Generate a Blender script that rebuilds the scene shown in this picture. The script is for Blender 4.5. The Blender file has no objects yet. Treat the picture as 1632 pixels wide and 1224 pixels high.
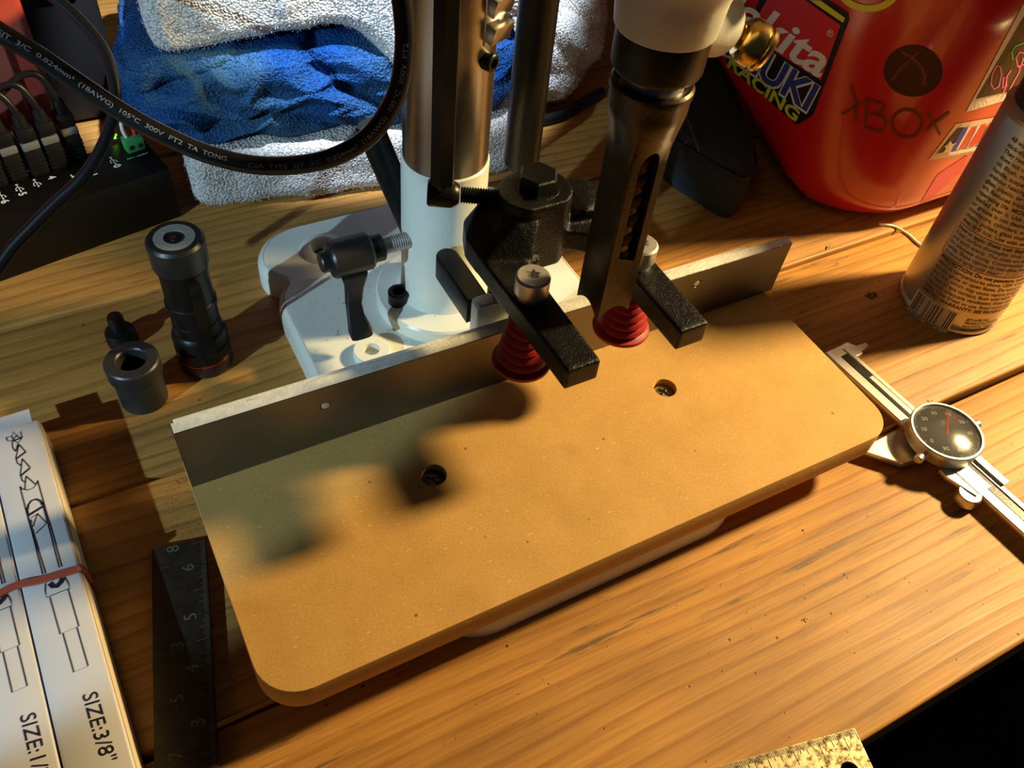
import bpy, bmesh, math, random
import numpy as np
from mathutils import Vector, Matrix, noise
from mathutils.bvhtree import BVHTree

random.seed(7)
PI = math.pi
SC = bpy.context.scene
COL = SC.collection

# ------------------------------------------------------------------ camera
CAM_H = 0.3842
F_PX = 1382.88
RC = np.array([[0.8815, -0.4644, 0.0858], [-0.3031, -0.6956, -0.6514], [0.3621, 0.5482, -0.7539]])
u_, s_, vt_ = np.linalg.svd(RC); RC = u_ @ vt_
CPOS = np.array([0, 0, CAM_H])
cam = bpy.data.cameras.new('camera')
cam.sensor_width = 36.0
cam.lens = F_PX / 1632 * 36.0
cam.clip_start = 0.01
cam.clip_end = 50
camo = bpy.data.objects.new('camera', cam)
COL.objects.link(camo)
M = Matrix(((RC[0][0], -RC[1][0], -RC[2][0], 0), (RC[0][1], -RC[1][1], -RC[2][1], 0), (RC[0][2], -RC[1][2], -RC[2][2], CAM_H), (0, 0, 0, 1)))
camo.matrix_world = M
SC.camera = camo


def ray(p):
    return RC.T @ np.array([p[0] - 816, p[1] - 612, F_PX])


def at(x, y, z=0.0):
    d = ray((x, y)); q = CPOS + d * (z - CAM_H) / d[2]
    return Vector((q[0], q[1], q[2]))


def dep(x, y, t):
    d = ray((x, y)); q = CPOS + d * t / F_PX
    return Vector(q)


# ------------------------------------------------------------------ world, lights, exposure
SC.view_settings.view_transform = 'Standard'
SC.view_settings.look = 'None'
SC.view_settings.gamma = 1
SC.view_settings.use_curve_mapping = False
SC.view_settings.exposure = 0.0
w = bpy.data.worlds.new('world'); SC.world = w; w.use_nodes = True
w.node_tree.nodes['Background'].inputs[0].default_value = (0.75, 0.78, 1.0, 1)
w.node_tree.nodes['Background'].inputs[1].default_value = 0.022


def lamp(name, loc, target, color, power, size):
    l = bpy.data.lights.new(name, 'AREA'); l.shape = 'DISK'; l.size = size
    l.color = color; l.energy = power
    o = bpy.data.objects.new(name, l); COL.objects.link(o)
    o.location = loc
    o.rotation_euler = (Vector(target) - Vector(loc)).to_track_quat('-Z', 'Y').to_euler()
    return o


lamp('warm_desk_lamp', (0.95, 0.135, 0.565), (0.22, 0.19, 0.0), (1.0, 0.73, 0.33), 19.5, 0.085)


def spot(name, loc, target, color, power, deg, blend, size):
    sl = bpy.data.lights.new(name, 'SPOT'); sl.color = color; sl.energy = power
    sl.spot_size = math.radians(deg); sl.spot_blend = blend; sl.shadow_soft_size = size
    so = bpy.data.objects.new(name, sl); COL.objects.link(so); so.location = loc
    so.rotation_euler = (Vector(target) - Vector(loc)).to_track_quat('-Z', 'Y').to_euler()


spot('cool_shop_spot', (-1.05, -0.15, 0.60), (-0.04, 0.378, 0.03), (0.54, 0.84, 1.0), 52, 17.6, 0.18, 0.010)
spot('cool_clip_spot', (0.22, 0.34, 0.66), (0.215, 0.645, 0.10), (0.80, 0.90, 1.0), 56, 37, 0.25, 0.006)

# ------------------------------------------------------------------ node helpers


class NT:
    def __init__(s, name):
        m = bpy.data.materials.new(name); m.use_nodes = True
        s.m = m; s.t = m.node_tree; s.b = s.t.nodes['Principled BSDF']

    def n(s, typ, **kw):
        nd = s.t.nodes.new(typ)
        for k, v in kw.items():
            if k.startswith('i_'):
                nd.inputs[int(k[2:])].default_value = v
            else:
                setattr(nd, k, v)
        return nd

    def l(s, a, ai, b, bi):
        s.t.links.new(a.outputs[ai], b.inputs[bi])

    def set(s, **kw):
        for k, v in kw.items():
            s.b.inputs[k.replace('_', ' ')].default_value = v


def rgba(c): return (c[0], c[1], c[2], 1)


def noise_tex(t, scale, detail=3, vec=None, rough=0.5, sc3=None, dist=0.0):
    co = t.n('ShaderNodeTexCoord')
    n = t.n('ShaderNodeTexNoise'); n.inputs['Scale'].default_value = scale
    n.inputs['Detail'].default_value = detail; n.inputs['Roughness'].default_value = rough
    n.inputs['Distortion'].default_value = dist
    if sc3:
        mp = t.n('ShaderNodeMapping'); mp.inputs['Scale'].default_value = sc3
        t.l(co, 'Object', mp, 0); t.l(mp, 0, n, 'Vector')
    else:
        t.l(co, 'Object', n, 'Vector')
    return n


def ramp(t, src, out, stops):
    r = t.n('ShaderNodeValToRGB'); e = r.color_ramp.elements
    while len(e) > 1: e.remove(e[-1])
    e[0].position = stops[0][0]; e[0].color = rgba(stops[0][1])
    for p, c in stops[1:]:
        q = e.new(p); q.color = rgba(c)
    t.l(src, out, r, 0)
    return r


def mixc(t, a, ao, b, bo, fac, fo, mode='MIX'):
    m = t.n('ShaderNodeMix'); m.data_type = 'RGBA'; m.blend_type = mode
    if isinstance(fac, float): m.inputs[0].default_value = fac
    else: t.l(fac, fo, m, 0)
    if isinstance(a, tuple): m.inputs[6].default_value = rgba(a)
    else: t.l(a, ao, m, 6)
    if isinstance(b, tuple): m.inputs[7].default_value = rgba(b)
    else: t.l(b, bo, m, 7)
    return m


def mat(name, color, rough=0.5, metal=0.0, bump=0.0, bscale=400, var=0.0, vscale=60, spec=0.5, coat=0.0, aniso=None, sc3=None):
    t = NT(name); t.set(Base_Color=rgba(color), Roughness=rough, Metallic=metal, Specular_IOR_Level=spec)
    if coat: t.set(Coat_Weight=coat, Coat_Roughness=0.08)
    if var:
        n = noise_tex(t, vscale, 4, sc3=sc3)
        d = tuple(c * (1 - var) for c in color); b = tuple(min(1, c * (1 + var)) for c in color)
        r = ramp(t, n, 0, [(0.3, d), (0.7, b)])
        t.l(r, 0, t.b, 'Base Color')
    if bump:
        n = noise_tex(t, bscale, 3, sc3=sc3)
        bp = t.n('ShaderNodeBump'); bp.inputs['Strength'].default_value = bump; bp.inputs['Distance'].default_value = 0.001
        t.l(n, 0, bp, 'Height'); t.l(bp, 0, t.b, 'Normal')
    return t.m


def flat(name, color, rough=0.6, emit=0.0):
    t = NT(name); t.set(Base_Color=rgba(color), Roughness=rough, Specular_IOR_Level=0.25)
    if emit:
        t.set(Emission_Color=rgba(color), Emission_Strength=emit)
    return t.m


def wood_mat(name, light, dark, streak=0.5):
    t = NT(name)
    co = t.n('ShaderNodeTexCoord'); oi = t.n('ShaderNodeObjectInfo')
    mul = t.n('ShaderNodeMath', operation='MULTIPLY'); mul.inputs[1].default_value = 7.3
    t.l(oi, 'Random', mul, 0)
    add = t.n('ShaderNodeVectorMath', operation='ADD'); t.l(co, 'Object', add, 0); t.l(mul, 0, add, 1)

    def mp(scale):
        m = t.n('ShaderNodeMapping'); m.inputs['Scale'].default_value = scale; t.l(add, 0, m, 0); return m
    # growth rings: bands across the plank, wandering slowly along it
    w1 = t.n('ShaderNodeTexNoise'); w1.inputs['Scale'].default_value = 1; w1.inputs['Detail'].default_value = 2
    t.l(mp((2.0, 7, 5)), 0, w1, 'Vector')
    sep = t.n('ShaderNodeSeparateXYZ'); t.l(add, 0, sep, 0)
    ys = t.n('ShaderNodeMath', operation='MULTIPLY'); ys.inputs[1].default_value = 105; t.l(sep, 1, ys, 0)
    wd = t.n('ShaderNodeMath', operation='MULTIPLY'); wd.inputs[1].default_value = 7.5; t.l(w1, 0, wd, 0)
    sm = t.n('ShaderNodeMath', operation='ADD'); t.l(ys, 0, sm, 0); t.l(wd, 0, sm, 1)
    fr = t.n('ShaderNodeMath', operation='FRACT'); t.l(sm, 0, fr, 0)
    rings = ramp(t, fr, 0, [(0.0, (0.05,) * 3), (0.55, (0.25,) * 3), (0.86, (0.95,) * 3), (1.0, (0.05,) * 3)])
    fine = t.n('ShaderNodeTexNoise'); fine.inputs['Scale'].default_value = 1; fine.inputs['Detail'].default_value = 4
    t.l(mp((28, 800, 300)), 0, fine, 'Vector')
    big = t.n('ShaderNodeTexNoise'); big.inputs['Scale'].default_value = 1; big.inputs['Detail'].default_value = 3
    t.l(mp((9, 30, 20)), 0, big, 'Vector')
    c0 = mixc(t, light, 0, dark, 0, rings, 0)
    bigr = ramp(t, big, 0, [(0.35, (0.74, 0.72, 0.70)), (0.62, (1.05, 1.04, 1.0))])
    c1 = mixc(t, c0, 2, bigr, 0, 1.0, 0, 'MULTIPLY')
    finr = ramp(t, fine, 0, [(0.3, (0.80, 0.78, 0.75)), (0.6, (1.03, 1.03, 1.03))])
    c2 = mixc(t, c1, 2, finr, 0, 1.0, 0, 'MULTIPLY')
    # weathered grey-brown streaks along the grain
    st = t.n('ShaderNodeTexNoise'); st.inputs['Scale'].default_value = 1; st.inputs['Detail'].default_value = 5; st.inputs['Roughness'].default_value = 0.65
    t.l(mp((17, 190, 100)), 0, st, 'Vector')
    msk = t.n('ShaderNodeTexNoise'); msk.inputs['Scale'].default_value = 1; msk.inputs['Detail'].default_value = 2
    t.l(mp((7, 20, 20)), 0, msk, 'Vector')
    sr = ramp(t, st, 0, [(0.56, (0, 0, 0)), (0.68, (1, 1, 1))])
    mr = ramp(t, msk, 0, [(0.45, (0.05,) * 3), (0.62, (1, 1, 1))])
    mm = mixc(t, sr, 0, mr, 0, 1.0, 0, 'MULTIPLY')
    mm2 = t.n('ShaderNodeMath', operation='MULTIPLY'); mm2.inputs[1].default_value = streak; t.l(mm, 2, mm2, 0)
    c3 = mixc(t, c2, 2, (0.10, 0.060, 0.026), 0, mm2, 0)
    # specks and dents
    vo = t.n('ShaderNodeTexVoronoi'); vo.inputs['Scale'].default_value = 95; t.l(add, 0, vo, 'Vector')
    sp = ramp(t, vo, 'Distance', [(0.0, (1, 1, 1)), (0.055, (1, 1, 1)), (0.085, (0, 0, 0))])
    hs = ramp(t, vo, 'Color', [(0.62, (0, 0, 0)), (0.66, (1, 1, 1))])
    spm = mixc(t, sp, 0, hs, 0, 1.0, 0, 'MULTIPLY')
    c4 = mixc(t, c3, 2, (0.07, 0.03, 0.01), 0, spm, 2)
    t.l(c4, 2, t.b, 'Base Color')
    t.set(Roughness=0.42, Specular_IOR_Level=0.45)
    rr = ramp(t, msk, 0, [(0.3, (0.48,) * 3), (0.7, (0.62,) * 3)]); t.l(rr, 0, t.b, 'Roughness')
    bp = t.n('ShaderNodeBump'); bp.inputs['Strength'].default_value = 0.35; bp.inputs['Distance'].default_value = 0.0008
    hm = mixc(t, rings, 0, finr, 0, 0.5, 0)
    hh = mixc(t, hm, 2, (0, 0, 0), 0, spm, 2)
    t.l(hh, 2, bp, 'Height'); t.l(bp, 0, t.b, 'Normal')
    return t.m


def mdf_mat():
    t = NT('mdf'); co = t.n('ShaderNodeTexCoord')
    n1 = noise_tex(t, 45, 6, rough=0.65)
    r1 = ramp(t, n1, 0, [(0.3, (0.53, 0.300, 0.088)), (0.7, (0.62, 0.360, 0.115))])
    n2 = noise_tex(t, 900, 2)
    r2 = ramp(t, n2, 0, [(0.25, (0.86,) * 3), (0.6, (1.02,) * 3)])
    c = mixc(t, r1, 0, r2, 0, 1.0, 0, 'MULTIPLY')
    vo = t.n('ShaderNodeTexVoronoi'); vo.inputs['Scale'].default_value = 85; t.l(co, 'Object', vo, 'Vector')
    sp = ramp(t, vo, 'Distance', [(0.0, (1,) * 3), (0.05, (1,) * 3), (0.08, (0,) * 3)])
    hs = ramp(t, vo, 'Color', [(0.66, (0,) * 3), (0.70, (1,) * 3)])
    spm = mixc(t, sp, 0, hs, 0, 1.0, 0, 'MULTIPLY')
    c2 = mixc(t, c, 2, (0.20, 0.12, 0.05), 0, spm, 2)
    # pale fibres
    mp = t.n('ShaderNodeMapping'); mp.inputs['Scale'].default_value = (260, 900, 300); mp.inputs['Rotation'].default_value = (0, 0, 0.7)
    t.l(co, 'Object', mp, 0)
    fb = t.n('ShaderNodeTexNoise'); fb.inputs['Scale'].default_value = 1; fb.inputs['Detail'].default_value = 1; t.l(mp, 0, fb, 'Vector')
    fr = ramp(t, fb, 0, [(0.70, (0,) * 3), (0.76, (1,) * 3)])
    c3 = mixc(t, c2, 2, (0.76, 0.50, 0.20), 0, fr, 0)
    # two faint round glue stains
    last = c3
    for (sx, sy, rad) in ((0.1716, 0.1995, 0.0042), (0.1935, 0.1822, 0.0035)):
        ds = t.n('ShaderNodeVectorMath', operation='DISTANCE'); t.l(co, 'Object', ds, 0); ds.inputs[1].default_value = (sx, sy, 0.04)
        mr = ramp(t, ds, 'Value', [(rad * 0.8, (0.45,) * 3), (rad, (0,) * 3)])
        last = mixc(t, last, 2, (0.37, 0.25, 0.09), 0, mr, 0)
    t.l(last, 2, t.b, 'Base Color'); t.set(Roughness=0.62, Specular_IOR_Level=0.3)
    bp = t.n('ShaderNodeBump'); bp.inputs['Strength'].default_value = 0.12; bp.inputs['Distance'].default_value = 0.0005
    t.l(n2, 0, bp, 'Height'); t.l(bp, 0, t.b, 'Normal')
    return t.m


def terry_mat(name, a, b, warm=None):
    t = NT(name)
    n1 = noise_tex(t, 14, 4)
    r1 = ramp(t, n1, 0, [(0.35, a), (0.65, b)])
    vo = t.n('ShaderNodeTexVoronoi'); vo.inputs['Scale'].default_value = 620
    co = t.n('ShaderNodeTexCoord'); t.l(co, 'Object', vo, 'Vector')
    r2 = ramp(t, vo, 'Distance', [(0.0, (1.08,) * 3), (0.8, (0.55,) * 3)])
    c = mixc(t, r1, 0, r2, 0, 1.0, 0, 'MULTIPLY')
    t.l(c, 2, t.b, 'Base Color'); t.set(Roughness=1.0, Specular_IOR_Level=0.03)
    t.b.inputs['Sheen Weight'].default_value = 0.0
    bp = t.n('ShaderNodeBump'); bp.inputs['Strength'].default_value = 0.9; bp.inputs['Distance'].default_value = 0.0012
    bp.invert = True
    t.l(vo, 'Distance', bp, 'Height'); t.l(bp, 0, t.b, 'Normal')
    return t.m


def cast_mat():
    t = NT('black_cast_paint'); t.set(Base_Color=(0.004, 0.004, 0.005, 1), Roughness=0.34, Specular_IOR_Level=0.26)
    n = noise_tex(t, 1700, 2, rough=0.6)
    n2 = noise_tex(t, 420, 3)
    ad = mixc(t, n, 0, n2, 0, 0.45, 0)
    bp = t.n('ShaderNodeBump'); bp.inputs['Strength'].default_value = 0.9; bp.inputs['Distance'].default_value = 0.0006
    t.l(ad, 2, bp, 'Height'); t.l(bp, 0, t.b, 'Normal')
    return t.m


def patina_mat(name, base, dark, rough=0.38, metal=1.0, vs=160):
    t = NT(name)
    n = noise_tex(t, vs, 6, rough=0.7)
    r = ramp(t, n, 0, [(0.38, dark), (0.52, base), (0.8, tuple(min(1, c * 1.25) for c in base))])
    t.l(r, 0, t.b, 'Base Color'); t.set(Metallic=metal)
    rr = ramp(t, n, 0, [(0.3, (0.6,) * 3), (0.7, (rough,) * 3)]); t.l(rr, 0, t.b, 'Roughness')
    bp = t.n('ShaderNodeBump'); bp.inputs['Strength'].default_value = 0.25; bp.inputs['Distance'].default_value = 0.0004
    t.l(n, 0, bp, 'Height'); t.l(bp, 0, t.b, 'Normal')
    return t.m


MW = wood_mat('pine_bench', (0.53, 0.262, 0.062), (0.37, 0.160, 0.034), 0.85)
MMDF = mdf_mat()
M_WHITE = mat('cream_enamel', (0.72, 0.74, 0.68), 0.32, 0, 0.12, 300, 0.04, 30)
M_CAST = cast_mat()
M_ALU = mat('brushed_aluminium', (0.18, 0.168, 0.150), 0.32, 0.9, 0.18, 300, 0.08, 90, sc3=(0.6, 1, 14))
M_ALUTOP = mat('sawn_aluminium', (0.80, 0.80, 0.76), 0.5, 0.35, 0.3, 700, 0.12, 200)
M_STEEL = mat('brushed_steel', (0.50, 0.46, 0.41), 0.30, 1.0, 0.05, 400, 0.05, 60, sc3=(1, 1, 0.1))
M_BLKOX = mat('black_oxide', (0.006, 0.0057, 0.0055), 0.36, 0.0, 0.08, 500, 0.2, 80, spec=0.26)
M_BLKPL = mat('black_plastic', (0.014, 0.014, 0.015), 0.38, 0, 0.1, 600)
M_ZINC = mat('zinc_plated', (0.62, 0.61, 0.60), 0.40, 0.75, 0.05, 300, 0.08, 90)
M_BRASS = mat('brass', (0.62, 0.42, 0.13), 0.24, 1.0, 0.05, 300, 0.1, 90)
M_REDPL = mat('red_rubber', (0.33, 0.006, 0.008), 0.5, 0, 0.1, 400)
M_CHISEL = mat('dark_chisel_steel', (0.055, 0.042, 0.030), 0.33, 0.7, 0.12, 500, 0.25, 120)
M_AUGER = mat('auger_steel', (0.30, 0.22, 0.14), 0.33, 1.0, 0.05, 400, 0.2, 100)
M_RULER = patina_mat('blued_steel_ruler', (0.042, 0.032, 0.025), (0.022, 0.017, 0.013), 0.42, 0.4, 120)
M_SQUARE = patina_mat('worn_brassy_steel', (0.42, 0.34, 0.20), (0.08, 0.055, 0.03), 0.36, 0.9, 330)
M_SATIN = mat('satin_chrome', (0.66, 0.64, 0.60), 0.34, 0.85, 0.04, 400)
M_PAPER = mat('white_card', (0.60, 0.585, 0.62), 0.5, 0, 0.03, 200, 0.02, 20)
M_KRAFT = mat('cream_card_edge', (0.78, 0.66, 0.47), 0.6)
M_INK = flat('black_ink', (0.02, 0.015, 0.03))
M_INKW = flat('white_print', (0.75, 0.76, 0.78))
M_INKG = flat('grey_print', (0.30, 0.34, 0.40))
M_BAND = mat('red_rubber_band', (0.45, 0.09, 0.05), 0.5, 0, 0.1, 900)
M_CABLE = mat('black_cable_jacket', (0.010, 0.010, 0.012), 0.36, 0, 0.05, 600, spec=0.32)
M_HUB = mat('black_hub_case', (0.004, 0.0038, 0.004), 0.40, 0, 0.08, 900, spec=0.3)
M_GREEN = mat('green_terminal', (0.05, 0.30, 0.08), 0.45)
M_RED_T = mat('salmon_red_plastic', (0.52, 0.075, 0.05), 0.28, 0, 0.02, 100, 0.08, 20, coat=0.3)
M_REDC = mat('glossy_red_plastic', (0.52, 0.007, 0.016), 0.22, 0, 0.03, 60, 0.05, 15, coat=0.5)
M_TWHITE = terry_mat('white_terry', (0.72, 0.72, 0.74), (0.84, 0.84, 0.84))
M_TPINK = terry_mat('off_white_terry', (0.66, 0.60, 0.58), (0.78, 0.74, 0.73))
M_TBLUE = terry_mat('blue_terry', (0.010, 0.070, 0.30), (0.05, 0.13, 0.24))
M_BAG = mat('navy_canvas', (0.014, 0.020, 0.030), 0.85, 0, 0.5, 1500, 0.2, 300)
M_CAN = mat('silver_can_lacquer', (0.47, 0.44, 0.39), 0.34, 0.75, 0.02, 200)
M_CANTXT = flat('can_brown_print', (0.09, 0.05, 0.03))
M_FLOOR = mat('dark_concrete', (0.03, 0.022, 0.018), 0.8, 0, 0.3, 20, 0.3, 5)
M_GLASS = None

# ------------------------------------------------------------------ object helpers


def put(name, me, m=None, parent=None, smooth=40, loc=None):
    o = bpy.data.objects.new(name, me); COL.objects.link(o)
    if m: me.materials.clear(); me.materials.append(m)
    if smooth:
        me.polygons.foreach_set('use_smooth', [True] * len(me.polygons))
        me.set_sharp_from_angle(angle=math.radians(smooth))
    if loc: o.location = loc
    if parent: o.parent = parent
    return o


def mesh(name, v, f, m=None, parent=None, smooth=40, fix=True):
    me = bpy.data.meshes.new(name)
    me.from_pydata([tuple(p) for p in v], [], f)
    me.validate(); me.update()
    if fix:
        bm = bmesh.new(); bm.from_mesh(me); bmesh.ops.recalc_face_normals(bm, faces=bm.faces); bm.to_mesh(me); bm.free()
    return put(name, me, m, parent, smooth)


def frombm(name, bm, m=None, parent=None, smooth=40):
    me = bpy.data.meshes.new(name); bmesh.ops.recalc_face_normals(bm, faces=bm.faces)
    bm.to_mesh(me); bm.free()
    return put(name, me, m, parent, smooth)


def thing(name, label, cat, loc=(0, 0, 0), group=None):
    o = bpy.data.objects.new(name, None); COL.objects.link(o); o.location = loc
    o.empty_display_size = 0.01
    o['label'] = label; o['category'] = cat
    if group: o['group'] = group
    return o


def adopt(parent):
    """children were built in world space: keep them there"""
    bpy.context.view_layer.update()
    for ch in parent.children:
        ch.matrix_parent_inverse = parent.matrix_world.inverted()


def tag(o, label, cat, group=None):
    o['label'] = label; o['category'] = cat
    if group: o['group'] = group
    return o


def bm_box(bm, c, s, rot=None, bev=0.0, seg=2):
    r = bmesh.ops.create_cube(bm, size=1.0)
    vs = r['verts']
    mx = Matrix.Translation(Vector(c)) @ (rot.to_4x4() if rot else Matrix()) @ Matrix.Diagonal((s[0], s[1], s[2], 1))
    bmesh.ops.transform(bm, matrix=mx, verts=vs)
    if bev:
        es = list({e for v in vs for e in v.link_edges})
        bmesh.ops.bevel(bm, geom=es, offset=bev, segments=seg, affect='EDGES', profile=0.5)


def box(name, c, s, m, parent=None, rot=None, bev=0.0, seg=2):
    bm = bmesh.new(); bm_box(bm, c, s, rot, bev, seg)
    return frombm(name, bm, m, parent)


def basis(axis):
    z = Vector(axis).normalized()
    x = Vector((0, 0, 1)).cross(z)
    if x.length < 1e-4: x = Vector((1, 0, 0))
    x.normalize(); y = z.cross(x)
    return x, y, z


def lathe_vf(prof, org, axis=(0, 0, 1), seg=48, v0=0):
    """prof: (radius, height) pairs"""
    x, y, z = basis(axis); org = Vector(org); vs = []; fs = []
    rings = []
    for r, h in prof:
        if r < 1e-7:
            vs.append(org + z * h); rings.append([v0 + len(vs) - 1])
        else:
            s = len(vs)
            for i in range(seg):
                a = 2 * PI * i / seg
                vs.append(org + z * h + x * (r * math.cos(a)) + y * (r * math.sin(a)))
            rings.append([v0 + s + i for i in range(seg)])
    for A, B in zip(rings, rings[1:]):
        if len(A) == 1 and len(B) == 1: continue
        for i in range(seg):
            j = (i + 1) % seg
            if len(A) == 1: fs.append((A[0], B[i], B[j]))
            elif len(B) == 1: fs.append((A[i], A[j], B[0]))
            else: fs.append((A[i], A[j], B[j], B[i]))
    return vs, fs


def lathe(name, prof, org, axis, m, parent=None, seg=48, smooth=35):
    v, f = lathe_vf(prof, org, axis, seg)
    return mesh(name, v, f, m, parent, smooth)


def cyl(name, org, axis, r, h, m, parent=None, ch=0.0006, seg=40):
    return lathe(name, [(0, 0), (r - ch, 0), (r, ch), (r, h - ch), (r - ch, h), (0, h)], org, axis, m, parent, seg)


def ngon_prism(name, org, axis, r, h, n, m, parent=None, ch=0.0006, ang=0):
    return lathe(name, [(0, 0), (r * 0.9, 0), (r, ch), (r, h - ch), (r * 0.9, h), (0, h)], org, axis, m, parent, n, 20)


def thread(name, p0, p1, r, pitch, m, parent=None, seg=20):
    p0 = Vector(p0); p1 = Vector(p1); L = (p1 - p0).length; n = int(L / pitch)
    prof = [(0, 0)]
    for i in range(n):
        prof += [(r * 0.82, i * pitch + pitch * 0.05), (r, i * pitch + pitch * 0.5), (r * 0.82, i * pitch + pitch * 0.95)]
    prof.append((0, n * pitch))
    return lathe(name, prof, p0, p1 - p0, m, parent, seg, 20)


def tube_vf(pts, r, seg=14, cap=True):
    pts = [Vector(p) for p in pts]; vs = []; fs = []
    up = None; n = len(pts)
    for i, p in enumerate(pts):
        T = (pts[min(i + 1, n - 1)] - pts[max(i - 1, 0)]).normalized()
        if up is None:
            up = T.orthogonal().normalized()
        up = (up - T * up.dot(T)).normalized(); B = T.cross(up)
        rr = r[i] if isinstance(r, (list, tuple)) else r
        for k in range(seg):
            a = 2 * PI * k / seg
            vs.append(p + up * (rr * math.cos(a)) + B * (rr * math.sin(a)))
    for i in range(n - 1):
        for k in range(seg):
            l = (k + 1) % seg
            fs.append((i * seg + k, i * seg + l, (i + 1) * seg + l, (i + 1) * seg + k))
    if cap:
        fs.append(tuple(range(seg))); fs.append(tuple((n - 1) * seg + k for k in range(seg)))
    return vs, fs


def tube(name, pts, r, m, parent=None, seg=14, res=0):
    if res: pts = spline(pts, res)
    v, f = tube_vf(pts, r, seg)
    return mesh(name, v, f, m, parent, 50)


def spline(P, res=8):
    P = [Vector(p) for p in P]; out = []
    Q = [P[0] * 2 - P[1]] + P + [P[-1] * 2 - P[-2]]
    for i in range(1, len(Q) - 2):
        for k in range(res):
            t = k / res
            a, b, c, d = Q[i - 1], Q[i], Q[i + 1], Q[i + 2]
            out.append(0.5 * ((2 * b) + (-a + c) * t + (2 * a - 5 * b + 4 * c - d) * t * t + (-a + 3 * b - 3 * c + d) * t ** 3))
    out.append(P[-1]); return out


def rrect(x0, y0, x1, y1, r, seg=8):
    """rounded rectangle; r may be 4 radii: (x0y0, x1y0, x1y1, x0y1)"""
    if not isinstance(r, (tuple, list)): r = (r,) * 4
    pts = []
    for (cx, cy, a0, rr) in ((x0, y0, PI, r[0]), (x1, y0, 1.5 * PI, r[1]), (x1, y1, 0, r[2]), (x0, y1, 0.5 * PI, r[3])):
        if rr < 1e-6: pts.append((cx, cy)); continue
        ox = cx + (rr if cx == x0 else -rr); oy = cy + (rr if cy == y0 else -rr)
        for i in range(seg + 1):
            a = a0 + PI / 2 * i / seg
            pts.append((ox + rr * math.cos(a), oy + rr * math.sin(a)))
    return pts


def circ(cx, cy, r, n=28): return [(cx + r * math.cos(2 * PI * i / n), cy + r * math.sin(2 * PI * i / n)) for i in range(n)]


def eval_mesh(o):
    dg = bpy.context.evaluated_depsgraph_get()
    dg.update()
    return bpy.data.meshes.new_from_object(o.evaluated_get(dg))


def prism_mesh(outline, holes, z0, z1, bev=0.0):
    cu = bpy.data.curves.new('tmp', 'CURVE'); cu.dimensions = '2D'; cu.fill_mode = 'BOTH'
    for loop in [outline] + list(holes):
        sp = cu.splines.new('POLY'); sp.points.add(len(loop) - 1)
        for i, p in enumerate(loop): sp.points[i].co = (p[0], p[1], 0, 1)
        sp.use_cyclic_u = True
    cu.extrude = (z1 - z0) / 2 - bev; cu.bevel_depth = bev; cu.bevel_resolution = 1
    cu.offset = -bev
    o = bpy.data.objects.new('tmp', cu); COL.objects.link(o)
    me = eval_mesh(o)
    bpy.data.objects.remove(o); bpy.data.curves.remove(cu)
    me.transform(Matrix.Translation((0, 0, (z0 + z1) / 2)))
    return me


def prism(name, outline, holes, z0, z1, m, parent=None, bev=0.0, smooth=35):
    return put(name, prism_mesh(outline, holes, z0, z1, bev), m, parent, smooth)


def modded(name, me, mods, m, parent=None, smooth=35):
    """apply modifiers given as (type, {attrs}) to a mesh and link the result"""
    o = bpy.data.objects.new('tmp', me); COL.objects.link(o)
    for typ, kw in mods:
        md = o.modifiers.new('m', typ)
        for k, v in kw.items(): setattr(md, k, v)
    r = eval_mesh(o); bpy.data.objects.remove(o)
    return put(name, r, m, parent, smooth)


_tc = {}


def text_vf(s, size, bold=0.0, align='LEFT', shear=0.0, ext=0.0):
    key = (s, size, bold, align, shear)
    if key in _tc: return _tc[key]
    cu = bpy.data.curves.new('t', 'FONT'); cu.body = s; cu.size = size; cu.align_x = align; cu.offset = bold; cu.shear = shear
    cu.resolution_u = 3
    o = bpy.data.objects.new('t', cu); COL.objects.link(o)
    me = eval_mesh(o); bpy.data.objects.remove(o); bpy.data.curves.remove(cu)
    v = [(p.co.x, p.co.y) for p in me.vertices]; f = [tuple(p.vertices) for p in me.polygons]
    bpy.data.meshes.remove(me)
    _tc[key] = (v, f); return v, f


def ribbon_vf(pl, w, closed=False):
    """flat ribbon along a 2D polyline, mitred"""
    n = len(pl); vs = []; fs = []
    for i, p in enumerate(pl):
        a = pl[(i - 1) % n] if (i > 0 or closed) else p
        b = pl[(i + 1) % n] if (i < n - 1 or closed) else p
        tx, ty = b[0] - a[0], b[1] - a[1]; L = math.hypot(tx, ty) or 1
        nx, ny = -ty / L * w / 2, tx / L * w / 2
        vs += [(p[0] + nx, p[1] + ny), (p[0] - nx, p[1] - ny)]
    for i in range(n - 1 + (1 if closed else 0)):
        j = (i + 1) % n
        fs.append((2 * i, 2 * i + 1, 2 * j + 1, 2 * j))
    return vs, fs


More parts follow.
